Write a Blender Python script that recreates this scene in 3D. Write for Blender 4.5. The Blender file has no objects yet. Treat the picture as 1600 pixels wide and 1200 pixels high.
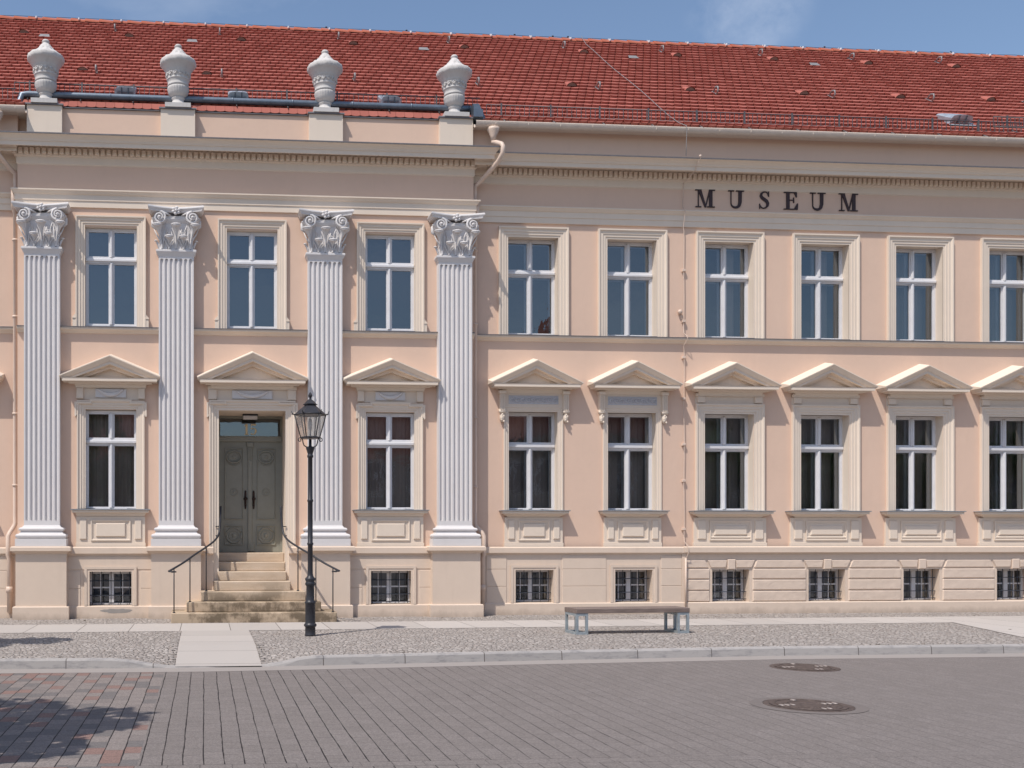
import bpy, math, random
from mathutils import Vector, Matrix, noise as mnoise
R = math.radians
PI = math.pi
random.seed(7)
scene = bpy.context.scene
COL = scene.collection

# ------------------------------------------------------------------ mesh builder
class MB:
    def __init__(s):
        s.v = []; s.f = []; s.m = []; s.s = []
    def add(s, vs, fs, mi=0, smooth=False):
        o = len(s.v); s.v += [tuple(p) for p in vs]
        for f in fs:
            s.f.append([o + i for i in f]); s.m.append(mi); s.s.append(smooth)
    def box(s, x0, x1, y0, y1, z0, z1, mi=0):
        vs = [(x0,y0,z0),(x1,y0,z0),(x1,y1,z0),(x0,y1,z0),(x0,y0,z1),(x1,y0,z1),(x1,y1,z1),(x0,y1,z1)]
        s.add(vs, [(0,3,2,1),(4,5,6,7),(0,1,5,4),(1,2,6,5),(2,3,7,6),(3,0,4,7)], mi)
    def bbox(s, x0, x1, y0, y1, z0, z1, b=0.01, mi=0):
        # box whose front (-y) edges are chamfered by b
        vs = [(x0,y1,z0),(x1,y1,z0),(x1,y1,z1),(x0,y1,z1),
              (x0,y0+b,z0),(x1,y0+b,z0),(x1,y0+b,z1),(x0,y0+b,z1),
              (x0+b,y0,z0+b),(x1-b,y0,z0+b),(x1-b,y0,z1-b),(x0+b,y0,z1-b)]
        fs = [(8,9,10,11)]
        for i in range(4):
            j = (i+1) % 4
            fs += [(4+i,4+j,8+j,8+i),(i,j,4+j,4+i)]
        fs.append((3,2,1,0))
        s.add(vs, fs, mi)
    def quad(s, a, b, c, d, mi=0):
        s.add([a,b,c,d], [(0,1,2,3)], mi)
    def prism(s, pts, y0, y1, mi=0):
        # polygon in xz, extruded in y
        n = len(pts)
        vs = [(p[0],y0,p[1]) for p in pts] + [(p[0],y1,p[1]) for p in pts]
        fs = [tuple(range(n)), tuple(range(2*n-1, n-1, -1))]
        for i in range(n):
            j = (i+1) % n
            fs.append((i, j, n+j, n+i))
        s.add(vs, fs, mi)
    def prism_z(s, pts, z0, z1, mi=0):
        n = len(pts)
        vs = [(p[0],p[1],z0) for p in pts] + [(p[0],p[1],z1) for p in pts]
        fs = [tuple(range(n)), tuple(range(2*n-1, n-1, -1))]
        for i in range(n):
            j = (i+1) % n
            fs.append((i, j, n+j, n+i))
        s.add(vs, fs, mi)
    def sweep(s, path, prof, mp, closed=False, caps=True, smooth=False, mi=0):
        # path 2-d (p,q); profile (offset to the right-hand side, height); mitred corners
        n = len(path); rows = []
        for i in range(n):
            def nrm(a, b):
                d = Vector((b[0]-a[0], b[1]-a[1])); d.normalize(); return Vector((d.y, -d.x))
            if closed or 0 < i < n-1:
                n1 = nrm(path[i-1], path[i]); n2 = nrm(path[i], path[(i+1) % n])
                m = n1 + n2; m = m / max(1e-6, m.dot(n1))
            elif i == 0: m = nrm(path[0], path[1])
            else: m = nrm(path[-2], path[-1])
            rows.append([mp(path[i][0]+m.x*k, path[i][1]+m.y*k, h) for k, h in prof])
        k = len(prof); vs = [p for r in rows for p in r]; fs = []
        for i in range(n if closed else n-1):
            a = i*k; b = ((i+1) % n)*k
            for j in range(k-1):
                fs.append((a+j, b+j, b+j+1, a+j+1))
        if caps and not closed:
            fs.append(tuple(range(k))); fs.append(tuple(range((n-1)*k+k-1, (n-1)*k-1, -1)))
        s.add(vs, fs, mi, smooth)
    def tube(s, pts, r, n=8, mi=0, smooth=True, squash=1.0):
        pts = [Vector(p) for p in pts]; m = len(pts)
        rr = r if isinstance(r, (list, tuple)) else [r]*m
        vs = []; up = None
        for i in range(m):
            t = (pts[min(i+1,m-1)] - pts[max(i-1,0)]).normalized()
            if up is None:
                up = Vector((0,0,1)) if abs(t.z) < .9 else Vector((0,1,0))
            a = t.cross(up)
            if a.length < 1e-4: a = t.cross(Vector((1,0,0)))
            a.normalize(); b = a.cross(t).normalized(); up = b
            for k in range(n):
                q = 2*PI*k/n
                vs.append(pts[i] + a*math.cos(q)*rr[i] + b*math.sin(q)*rr[i]*squash)
        fs = []
        for i in range(m-1):
            for k in range(n):
                fs.append((i*n+k, i*n+(k+1) % n, (i+1)*n+(k+1) % n, (i+1)*n+k))
        fs.append(tuple(range(n-1,-1,-1))); fs.append(tuple(range((m-1)*n, m*n)))
        s.add(vs, fs, mi, smooth)
    def lathe(s, prof, c=(0,0,0), n=24, mi=0, smooth=True, wob=None, rot=0):
        m = len(prof); vs = []
        for i, (r, z) in enumerate(prof):
            for k in range(n):
                q = 2*PI*k/n + rot
                rr = r if wob is None else wob(r, z, q, i)
                vs.append((c[0]+rr*math.cos(q), c[1]+rr*math.sin(q), c[2]+z))
        fs = []
        for i in range(m-1):
            for k in range(n):
                fs.append((i*n+k, i*n+(k+1) % n, (i+1)*n+(k+1) % n, (i+1)*n+k))
        fs.append(tuple(range(n-1,-1,-1))); fs.append(tuple(range((m-1)*n, m*n)))
        s.add(vs, fs, mi, smooth)
    def blob(s, c, rx, ry, rz, n=8, m=6, mi=0):
        prof = []
        vs = []; fs = []
        for i in range(m+1):
            a = -PI/2 + PI*i/m
            for k in range(n):
                q = 2*PI*k/n
                vs.append((c[0]+rx*math.cos(a)*math.cos(q), c[1]+ry*math.cos(a)*math.sin(q), c[2]+rz*math.sin(a)))
        for i in range(m):
            for k in range(n):
                fs.append((i*n+k, i*n+(k+1) % n, (i+1)*n+(k+1) % n, (i+1)*n+k))
        s.add(vs, fs, mi, True)
    def grid_wall(s, x0, x1, z0, z1, y, holes, mi=0, rv=0):
        # flat wall facing -y with rectangular openings (x0,x1,z0,z1,depth) and their reveals
        xs = sorted({x0, x1, *[h[0] for h in holes], *[h[1] for h in holes]})
        zs = sorted({z0, z1, *[h[2] for h in holes], *[h[3] for h in holes]})
        xs = [x for x in xs if x0 <= x <= x1]; zs = [z for z in zs if z0 <= z <= z1]
        for i in range(len(xs)-1):
            for j in range(len(zs)-1):
                cx = (xs[i]+xs[i+1])/2; cz = (zs[j]+zs[j+1])/2
                if any(h[0] < cx < h[1] and h[2] < cz < h[3] for h in holes): continue
                s.quad((xs[i],y,zs[j]),(xs[i+1],y,zs[j]),(xs[i+1],y,zs[j+1]),(xs[i],y,zs[j+1]), mi)
        for a, b, c, d, dep in holes:
            s.quad((a,y,c),(a,y+dep,c),(a,y+dep,d),(a,y,d), rv)
            s.quad((b,y,c),(b,y,d),(b,y+dep,d),(b,y+dep,c), rv)
            if dep < 1: s.quad((a,y,c),(b,y,c),(b,y+dep,c),(a,y+dep,c), rv)
            s.quad((a,y,d),(a,y+dep,d),(b,y+dep,d),(b,y,d), rv)
    def build(s, name, mats, parent=None, loc=(0,0,0)):
        me = bpy.data.meshes.new(name)
        me.from_pydata(s.v, [], s.f)
        if not isinstance(mats, (list, tuple)): mats = [mats]
        for m in mats: me.materials.append(m)
        me.polygons.foreach_set('material_index', s.m)
        me.polygons.foreach_set('use_smooth', s.s)
        me.update()
        o = bpy.data.objects.new(name, me); COL.objects.link(o)
        o.parent = parent; o.location = loc
        return o

def tag(o, label=None, cat=None, group=None, kind=None):
    for k, v in (('label',label),('category',cat),('group',group),('kind',kind)):
        if v: o[k] = v
    return o
def empty(name, loc=(0,0,0), rz=0, **kw):
    o = bpy.data.objects.new(name, None); COL.objects.link(o)
    o.location = loc; o.rotation_euler = (0,0,rz); o.empty_display_size = .2
    return tag(o, **kw)
def copy_tree(o, parent, loc=None):
    c = o.copy(); COL.objects.link(c); c.parent = parent
    if loc is not None: c.location = loc
    for ch in [q for q in list(COL.objects) if q.parent == o]:
        copy_tree(ch, c)
    return c
plan = lambda p, q, h: (p, q, h)

# ------------------------------------------------------------------ materials
class NT:
    def __init__(s, name):
        s.m = bpy.data.materials.new(name); s.m.use_nodes = True
        s.t = s.m.node_tree; s.n = s.t.nodes; s.b = s.n['Principled BSDF']; s.o = s.n['Material Output']
    def node(s, typ, **kw):
        n = s.n.new(typ)
        for k, v in kw.items(): setattr(n, k, v)
        return n
    def link(s, a, b): s.t.links.new(a, b)
    def val(s, sock, v):
        if hasattr(v, 'is_output') or isinstance(v, bpy.types.NodeSocket): s.link(v, sock)
        else: sock.default_value = v
    def math(s, op, a, b=0.0, c=0.0):
        n = s.node('ShaderNodeMath', operation=op)
        s.val(n.inputs[0], a); s.val(n.inputs[1], b); s.val(n.inputs[2], c)
        return n.outputs[0]
    def pos(s):
        return s.node('ShaderNodeNewGeometry').outputs['Position']
    def objco(s):
        return s.node('ShaderNodeTexCoord').outputs['Object']
    def xyz(s, v):
        n = s.node('ShaderNodeSeparateXYZ'); s.link(v, n.inputs[0]); return n.outputs
    def comb(s, x, y, z=0.0):
        n = s.node('ShaderNodeCombineXYZ')
        for i, q in enumerate((x,y,z)): s.val(n.inputs[i], q)
        return n.outputs[0]
    def noise(s, co, scale, detail=4, rough=.55, dims='3D'):
        n = s.node('ShaderNodeTexNoise', noise_dimensions=dims)
        s.link(co, n.inputs['Vector']); n.inputs['Scale'].default_value = scale
        n.inputs['Detail'].default_value = detail; n.inputs['Roughness'].default_value = rough
        return n.outputs['Fac']
    def scale(s, co, v):
        n = s.node('ShaderNodeVectorMath', operation='MULTIPLY'); s.link(co, n.inputs[0]); n.inputs[1].default_value = v
        return n.outputs[0]
    def ramp(s, fac, stops, interp='LINEAR'):
        n = s.node('ShaderNodeValToRGB'); n.color_ramp.interpolation = interp
        e = n.color_ramp.elements
        while len(e) > 1: e.remove(e[0])
        e[0].position = stops[0][0]; e[0].color = (*stops[0][1], 1)
        for p, c in stops[1:]:
            q = e.new(p); q.color = (*c, 1)
        s.link(fac, n.inputs[0]); return n.outputs[0]
    def mix(s, fac, a, b, mode='MIX'):
        n = s.node('ShaderNodeMix', data_type='RGBA', blend_type=mode)
        s.val(n.inputs[0], fac)
        for sock, v in ((n.inputs[6], a), (n.inputs[7], b)):
            if isinstance(v, tuple): sock.default_value = (*v, 1)
            else: s.link(v, sock)
        return n.outputs[2]
    def bump(s, h, strength=.3, dist=.01, normal=None):
        n = s.node('ShaderNodeBump'); n.inputs['Strength'].default_value = strength; n.inputs['Distance'].default_value = dist
        s.link(h, n.inputs['Height'])
        if normal is not None: s.link(normal, n.inputs['Normal'])
        s.link(n.outputs[0], s.b.inputs['Normal']); return n.outputs[0]
    def base(s, c, rough=.8, spec=.3):
        if isinstance(c, tuple): s.b.inputs['Base Color'].default_value = (*c, 1)
        else: s.link(c, s.b.inputs['Base Color'])
        s.b.inputs['Roughness'].default_value = rough
        s.b.inputs['Specular IOR Level'].default_value = spec

def mul(c, k): return tuple(min(1, x*k) for x in c)
def m_plaster(name, col, var=.07, bump=.25, bscale=60, rough=.9, stain=.0, splash=0):
    t = NT(name); p = t.pos()
    a = t.noise(p, .55, 5, .6); b = t.noise(p, 7, 4, .6)
    f = t.math('ADD', t.math('MULTIPLY', a, .7), t.math('MULTIPLY', b, .3))
    c = t.ramp(f, [(.3, mul(col, 1-var)), (.5, col), (.72, mul(col, 1+var*.6))])
    if stain:
        st = t.noise(t.scale(p, (1.6, 1.6, .18)), 3.0, 5, .65)
        c = t.mix(t.math('MULTIPLY', t.ramp(st, [(.55,(0,0,0)),(.75,(1,1,1))]), stain), c, mul(col, .72))
    if splash:   # mud and damp thrown up along the foot of the wall
        z = t.math('ADD', t.xyz(p)[2], t.math('MULTIPLY', t.math('SUBTRACT', t.noise(t.scale(p, (1,1,.6)), 4.5, 6, .7), .5), .28))
        c = t.mix(t.math('MULTIPLY', t.xyz(t.ramp(z, [(0,(1,1,1)),(.13,(0,0,0))]))[0], splash), c, (.30,.235,.185))
    t.base(c, rough, .2)
    h = t.math('ADD', t.math('MULTIPLY', t.noise(p, bscale, 3, .6), .6), t.math('MULTIPLY', t.noise(p, 2.2, 3, .5), 3.0))
    t.bump(h, bump, .006); return t.m
def m_metal(name, col, rough=.45, metallic=.8, var=.15):
    t = NT(name); p = t.pos()
    f = t.noise(p, 9, 5, .65)
    t.base(t.ramp(f, [(.3, mul(col, 1-var)), (.7, mul(col, 1+var))]), rough, .4)
    t.b.inputs['Metallic'].default_value = metallic
    t.bump(t.noise(p, 40, 3), .1, .003); return t.m
def m_paint(name, col, rough=.5, var=.05):
    t = NT(name); p = t.pos()
    f = t.noise(p, 6, 5, .6)
    t.base(t.ramp(f, [(.3, mul(col, 1-var)), (.7, mul(col, 1+var))]), rough, .35)
    t.bump(t.noise(p, 90, 3), .08, .002); return t.m

M = {}
M['peach'] = m_plaster('peach_stucco', (.69,.497,.385), .05, .3, stain=.10)
M['cream'] = m_plaster('cream_stucco', (.72,.610,.505), .05, .2, stain=.12)
M['plinth'] = m_plaster('plinth_stucco', (.66,.535,.435), .06, .35, stain=.20, splash=.5)
M['rustic'] = m_plaster('rough_stucco', (.65,.525,.43), .06, .6, 26, stain=.14)
M['white'] = m_plaster('white_stucco', (.655,.625,.615), .05, .15, stain=.16)
M['urn'] = m_plaster('urn_stone', (.54,.515,.495), .22, .5, 40, stain=.55)
M['relief'] = m_plaster('grey_relief', (.50,.49,.51), .1, .3)
M['lead'] = m_metal('lead_flashing', (.20,.19,.20), .6, .4)
M['zinc'] = m_metal('zinc', (.15,.18,.22), .45, .6)
M['zinc_light'] = m_metal('zinc_light', (.45,.50,.55), .45, .6)
M['gutter'] = m_paint('gutter_paint', (.62,.52,.44), .5)
M['pipe'] = m_paint('downpipe_paint', (.64,.50,.41), .45)
M['frame'] = m_paint('white_window_paint', (.66,.65,.66), .4)
M['grille'] = m_paint('grille_paint', (.045,.05,.062), .5)
M['cast'] = m_paint('cast_iron_paint', (.030,.030,.036), .42, .2)
M['letter'] = m_paint('bronze_letters', (.045,.025,.027), .5, .2)
M['gold'] = m_paint('gold_leaf', (.90,.74,.46), .5)
M['guard'] = m_metal('guard_steel', (.125,.12,.125), .6, .4)
M['hook'] = m_metal('hook_zinc', (.26,.25,.25), .6, .3)
M['galv'] = m_metal('galvanised_steel', (.36,.41,.44), .5, .5, .2)
M['door'] = m_paint('door_paint', (.27,.272,.235), .5, .05)
M['handle'] = m_metal('bronze_handle', (.05,.03,.025), .4, .7)
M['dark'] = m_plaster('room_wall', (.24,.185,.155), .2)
M['curtain'] = m_plaster('curtain_cloth', (.42,.33,.27), .12)
M['fill_drape'] = m_plaster('fill_drape_cloth', (.44,.36,.32), .15)
M['blind'] = m_plaster('blind_cloth', (.045,.045,.05), .12)
M['sill'] = m_metal('sill_zinc', (.30,.31,.33), .55, .4)

def m_glass(name, refl):
    t = NT(name); p = t.pos()
    lw = t.node('ShaderNodeFresnel'); lw.inputs[0].default_value = 1.6
    f = t.math('MINIMUM', t.math('ADD', lw.outputs[0], refl), 1.0)
    bp = t.node('ShaderNodeBump'); bp.inputs['Strength'].default_value = .10; bp.inputs['Distance'].default_value = .02
    t.link(t.noise(p, 3.2, 3, .5), bp.inputs['Height'])
    g = t.node('ShaderNodeBsdfGlossy'); g.inputs['Roughness'].default_value = .015
    g.inputs['Color'].default_value = (.86,.93,1,1); t.link(bp.outputs[0], g.inputs['Normal'])
    tr = t.node('ShaderNodeBsdfTransparent'); tr.inputs['Color'].default_value = (.90,.92,.92,1)
    mx = t.node('ShaderNodeMixShader'); t.link(f, mx.inputs[0]); t.link(tr.outputs[0], mx.inputs[1]); t.link(g.outputs[0], mx.inputs[2])
    t.link(mx.outputs[0], t.o.inputs[0]); return t.m
M['glass'] = m_glass('window_glass', .10)
def m_lampglass():
    t = NT('lantern_glass'); d_ = t.node('ShaderNodeBsdfTranslucent'); d_.inputs[0].default_value = (.75,.72,.68,1)
    d2 = t.node('ShaderNodeBsdfDiffuse'); d2.inputs[0].default_value = (.6,.58,.55,1)
    tr = t.node('ShaderNodeBsdfTransparent'); tr.inputs[0].default_value = (.93,.92,.9,1)
    a = t.node('ShaderNodeMixShader'); a.inputs[0].default_value = .5; t.link(d_.outputs[0], a.inputs[1]); t.link(d2.outputs[0], a.inputs[2])
    b = t.node('ShaderNodeMixShader'); b.inputs[0].default_value = .30; t.link(tr.outputs[0], b.inputs[1]); t.link(a.outputs[0], b.inputs[2])
    t.link(b.outputs[0], t.o.inputs[0]); return t.m
M['lampglass'] = m_lampglass()

def m_tile():
    t = NT('clay_tile'); g = t.node('ShaderNodeNewGeometry')
    r = g.outputs['Random Per Island']; p = g.outputs['Position']
    c = t.ramp(r, [(0,(.335,.108,.084)),(.3,(.37,.119,.092)),(.8,(.39,.127,.098)),(1,(.42,.142,.11))])
    n = t.noise(p, .8, 4); c = t.mix(t.math('MULTIPLY', n, .3), c, (.27,.08,.06))
    n2 = t.noise(p, 30, 4); c = t.mix(t.math('MULTIPLY', n2, .2), c, (.42,.125,.09))
    t.base(c, .8, .25); t.bump(t.noise(p, 60, 3), .3, .004); return t.m
M['tile'] = m_tile()
M['ridge'] = m_plaster('ridge_tile', (.44,.14,.09), .15, .3)

def m_cobble():
    t = NT('mosaic_cobble'); p = t.pos()
    w = t.node('ShaderNodeVectorMath', operation='ADD')
    nz = t.node('ShaderNodeTexNoise'); t.link(p, nz.inputs['Vector']); nz.inputs['Scale'].default_value = 4
    sc = t.node('ShaderNodeVectorMath', operation='SCALE'); t.link(nz.outputs['Color'], sc.inputs[0]); sc.inputs['Scale'].default_value = .05
    t.link(p, w.inputs[0]); t.link(sc.outputs[0], w.inputs[1])
    co = t.scale(w.outputs[0], (1,1,0))
    v = t.node('ShaderNodeTexVoronoi', feature='DISTANCE_TO_EDGE'); t.link(co, v.inputs['Vector']); v.inputs['Scale'].default_value = 14
    v2 = t.node('ShaderNodeTexVoronoi', feature='F1'); t.link(co, v2.inputs['Vector']); v2.inputs['Scale'].default_value = 14
    x = t.xyz(v2.outputs['Color'])[0]
    c = t.ramp(x, [(0,(.31,.275,.255)),(.5,(.41,.37,.342)),(.85,(.50,.455,.422)),(1,(.36,.30,.27))])
    big = t.noise(p, .9, 4); c = t.mix(t.math('MULTIPLY', big, .3), c, (.42,.375,.345))
    e = t.ramp(v.outputs['Distance'], [(0,(0,0,0)),(.10,(.75,.75,.75)),(.3,(1,1,1))])
    c = t.mix(t.ramp(v.outputs['Distance'], [(.02,(1,1,1)),(.10,(0,0,0))]), c, (.24,.21,.19))
    t.base(c, .85, .25)
    h = t.math('ADD', e, t.math('MULTIPLY', t.noise(p, 45, 3), .25)); t.bump(h, 1.0, .022); return t.m
M['cobble'] = m_cobble()

def m_slab(name, col, lx, ly, off=0.0, jit=.0):
    t = NT(name); p = t.pos(); q = t.xyz(p)
    fx = t.math('FRACT', t.math('DIVIDE', t.math('ADD', q[0], 100.0+off), lx)); 
    fy = t.math('FRACT', t.math('DIVIDE', t.math('ADD', q[1], 100.0), ly))
    ix = t.math('FLOOR', t.math('DIVIDE', t.math('ADD', q[0], 100.0+off), lx)); iy = t.math('FLOOR', t.math('DIVIDE', t.math('ADD', q[1], 100.0), ly))
    wn = t.node('ShaderNodeTexWhiteNoise', noise_dimensions='2D'); t.link(t.comb(ix, iy), wn.inputs['Vector'])
    n = t.noise(p, 60, 4, .7); n2 = t.noise(p, 2.5, 4)
    c = t.ramp(wn.outputs['Value'], [(0, mul(col,.90)), (1, mul(col,1.06))])
    c = t.mix(t.math('MULTIPLY', n, .35), c, mul(col,.75)); c = t.mix(t.math('MULTIPLY', n2, .3), c, mul(col,.82))
    ex = t.math('MULTIPLY', t.math('MINIMUM', fx, t.math('SUBTRACT', 1.0, fx)), lx)
    ey = t.math('MULTIPLY', t.math('MINIMUM', fy, t.math('SUBTRACT', 1.0, fy)), ly)
    j = t.math('LESS_THAN', t.math('MINIMUM', ex, ey), .006)
    c = t.mix(j, c, (.12,.105,.095)); t.base(c, .8, .3)
    t.bump(t.math('SUBTRACT', t.math('MULTIPLY', n, .4), j), .4, .006); return t.m
M['slab'] = m_slab('granite_slab', (.48,.44,.41), .86, 40.0, .18)
M['path'] = m_slab('path_slab', (.46,.42,.39), 40.0, .98, 0)
M['kerbstone'] = m_slab('kerb_granite', (.40,.375,.36), 1.12, 80.0, .35)
def kerb_stain():
    m = M['kerbstone']; nt_ = m.node_tree; b = nt_.nodes['Principled BSDF']; src = b.inputs['Base Color'].links[0].from_socket
    g = nt_.nodes.new('ShaderNodeNewGeometry'); mp = nt_.nodes.new('ShaderNodeMapping'); mp.inputs['Scale'].default_value = (1.2,1.2,4)
    n = nt_.nodes.new('ShaderNodeTexNoise'); n.inputs['Scale'].default_value = 3.5; n.inputs['Detail'].default_value = 7; n.inputs['Roughness'].default_value = .7
    r = nt_.nodes.new('ShaderNodeValToRGB'); r.color_ramp.elements[0].position = .5; r.color_ramp.elements[1].position = .72; r.color_ramp.elements[1].color = (.75,.75,.75,1)
    mx = nt_.nodes.new('ShaderNodeMix'); mx.data_type = 'RGBA'; mx.inputs[7].default_value = (.17,.165,.175,1)
    l = nt_.links.new
    l(g.outputs['Position'], mp.inputs[0]); l(mp.outputs[0], n.inputs['Vector']); l(n.outputs['Fac'], r.inputs[0]); l(r.outputs[0], mx.inputs[0]); l(src, mx.inputs[6]); l(mx.outputs[2], b.inputs['Base Color'])
kerb_stain()
M['gutterstone'] = m_slab('gutter_concrete', (.33,.295,.275), 60.0, 90.0, 0)

def m_road():
    t = NT('block_paving'); p = t.pos(); q = t.xyz(p)
    wob = t.math('MULTIPLY', t.math('SUBTRACT', t.noise(p, 1.6, 3), .5), .022)
    X = t.math('ADD', t.math('ADD', q[0], 100.5), wob); Y = t.math('ADD', q[1], t.math('MULTIPLY', wob, .6))
    W, L = .158, .243
    hd = t.math('MULTIPLY', t.math('LESS_THAN', q[1], -12.76), t.math('GREATER_THAN', q[1], -12.918))
    X0 = X
    X, Y = t.math('ADD', t.math('MULTIPLY', X0, t.math('SUBTRACT', 1.0, hd)), t.math('MULTIPLY', t.math('ADD', q[1], 12.918+.158*900), hd)), t.math('ADD', t.math('MULTIPLY', Y, t.math('SUBTRACT', 1.0, hd)), t.math('MULTIPLY', X0, hd))
    rx = t.math('DIVIDE', X, W); row = t.math('FLOOR', rx); fx = t.math('FRACT', rx)
    wr = t.node('ShaderNodeTexWhiteNoise', noise_dimensions='1D'); t.link(row, wr.inputs['W'])
    ly = t.math('ADD', t.math('DIVIDE', t.math('ADD', Y, 100.0), L), t.math('ADD', t.math('MULTIPLY', t.math('MODULO', row, 2.0), .5), t.math('MULTIPLY', wr.outputs['Value'], .3)))
    col = t.math('FLOOR', ly); fy = t.math('FRACT', ly)
    wn = t.node('ShaderNodeTexWhiteNoise', noise_dimensions='2D'); t.link(t.comb(row, col), wn.inputs['Vector'])
    v = wn.outputs['Value']
    grey = t.ramp(v, [(0,(.152,.134,.126)),(.5,(.161,.142,.134)),(1,(.171,.151,.143))])
    colr = t.ramp(v, [(0,(.195,.168,.156)),(.42,(.124,.114,.112)),(.66,(.195,.118,.100)),(.82,(.17,.147,.138))], 'CONSTANT')
    left = t.math('LESS_THAN', X0, 99.99)
    c = t.mix(left, grey, colr)
    n = t.noise(p, 85, 4, .85); c = t.mix(t.ramp(n, [(.40,(0,0,0)),(.66,(.85,.85,.85))]), c, t.mix(1.0, c, (1.9,1.87,1.85), 'MULTIPLY'))
    n3 = t.noise(p, 55, 2, .6); c = t.mix(t.ramp(n3, [(.38,(.7,.7,.7)),(.58,(0,0,0))]), c, t.mix(1.0, c, (.62,.62,.62), 'MULTIPLY'))
    big = t.noise(t.scale(p, (.35,1,1)), .7, 5); c = t.mix(t.math('MULTIPLY', big, .35), c, (.185,.161,.151))
    ex = t.math('MULTIPLY', t.math('MINIMUM', fx, t.math('SUBTRACT', 1.0, fx)), W)
    ey = t.math('MULTIPLY', t.math('MINIMUM', fy, t.math('SUBTRACT', 1.0, fy)), L)
    jn = t.noise(p, 6, 4)
    jx = t.math('LESS_THAN', ex, t.math('MULTIPLY', t.math('ADD', t.math('MULTIPLY', jn, 1.6), -.02), .0062))
    jy = t.math('LESS_THAN', ey, t.math('MULTIPLY', t.math('ADD', jn, -.12), .0075))
    fill = t.ramp(t.math('ADD', t.math('ADD', t.math('MULTIPLY', q[0], .060), t.math('MULTIPLY', wr.outputs['Value'], .12)), t.math('MULTIPLY', t.math('SUBTRACT', t.noise(p, 1.3, 5, .7), .5), .9)), [(.06,(.022,.018,.018)),(.30,(.10,.087,.082)),(.6,(.152,.132,.124))])
    # sand fills the joints towards the far end of the street
    j = t.math('MAXIMUM', jx, t.math('MULTIPLY', jy, .6))
    c = t.mix(j, c, fill); t.base(c, .82, .3)
    h = t.math('SUBTRACT', t.math('MULTIPLY', n, .35), j); t.bump(h, .5, .006); return t.m
M['road'] = m_road()

def m_sandstone():
    t = NT('sandstone'); p = t.pos()
    a = t.noise(t.scale(p, (.8,1,3)), 3, 6, .65); b = t.noise(p, 50, 4)
    c = t.ramp(a, [(.25,(.47,.36,.27)),(.5,(.56,.45,.345)),(.75,(.62,.515,.42))])
    z = t.xyz(p)[2]
    st = t.math('ADD', t.math('MULTIPLY', t.noise(t.scale(p, (.8,.8,1.6)), 1.7, 3, .5), .68), t.math('MULTIPLY', t.noise(t.scale(p, (1,1,.5)), 11, 6, .75), .32))
    low = t.ramp(z, [(.0,(1,1,1)),(.38,(.85,.85,.85)),(.62,(.25,.25,.25)),(.9,(0,0,0))])   # moss and soot grow on the lower stones
    k = t.math('MULTIPLY', t.ramp(st, [(.46,(0,0,0)),(.56,(1,1,1))]), t.math('MULTIPLY', t.xyz(low)[0], .92))
    c = t.mix(t.math('MULTIPLY', t.xyz(low)[0], .55), c, (.42,.315,.21)); c = t.mix(k, c, (.085,.066,.045)); c = t.mix(t.math('MULTIPLY', b, .3), c, (.36,.26,.17))
    t.base(c, .85, .25); t.bump(b, .35, .006); return t.m
M['sandstone'] = m_sandstone()
def m_rust():
    t = NT('rusty_iron'); p = t.pos()
    a = t.noise(p, 22, 5, .7)
    t.base(t.ramp(a, [(.3,(.055,.039,.034)),(.55,(.098,.072,.062)),(.75,(.145,.115,.10))]), .7, .4)
    t.bump(t.noise(p, 60, 3), .3, .004); return t.m
M['rust'] = m_rust()
M['worn'] = m_metal('worn_iron', (.42,.36,.33), .5, .5)
def m_wood():
    t = NT('bench_wood'); p = t.objco()
    a = t.noise(t.scale(p, (1.2,14,14)), 3, 5, .6)
    t.base(t.ramp(a, [(.3,(.14,.105,.09)),(.55,(.205,.155,.135)),(.75,(.27,.22,.195))]), .6, .35)
    t.bump(a, .2, .004); return t.m
M['wood'] = m_wood()
def m_leaf():
    t = NT('leaf'); r = t.node('ShaderNodeNewGeometry').outputs['Random Per Island']
    t.base(t.ramp(r, [(0,(.035,.075,.02)),(.6,(.06,.12,.03)),(1,(.10,.16,.045))]), .6, .3); return t.m
M['leaf'] = m_leaf()
M['bark'] = m_plaster('bark', (.13,.10,.08), .3, .9, 20)
M['opp_wall'] = m_plaster('opposite_wall', (.30,.27,.23), .08)
M['opp_roof'] = m_plaster('opposite_roof', (.23,.085,.065), .2)
M['opp_slate'] = m_plaster('opposite_slate', (.10,.085,.08), .2)
M['opp_win'] = m_paint('opposite_window', (.05,.055,.06), .2)
M['collar'] = m_plaster('mortar', (.168,.146,.137), .12, .4, 40)
M['asphalt'] = m_plaster('ground_earth', (.20,.185,.175), .1)

# ------------------------------------------------------------------ measures
D_CAM, H_CAM, THETA = 20.5, 1.6, R(4.538)
XR = [6.70 + 2.085*i for i in range(8)]       # window axes of the long wing
XL = [-4.87, -6.955]                          # other wing
XC = [-1.833, .935, 3.700]                    # risalit
XP = [-3.14, -.556, 2.372, 4.985]             # pilasters
RX0, RX1, RY = -3.635, 5.40, -.22
WX0, WX1 = -9.2, 23.4

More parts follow.
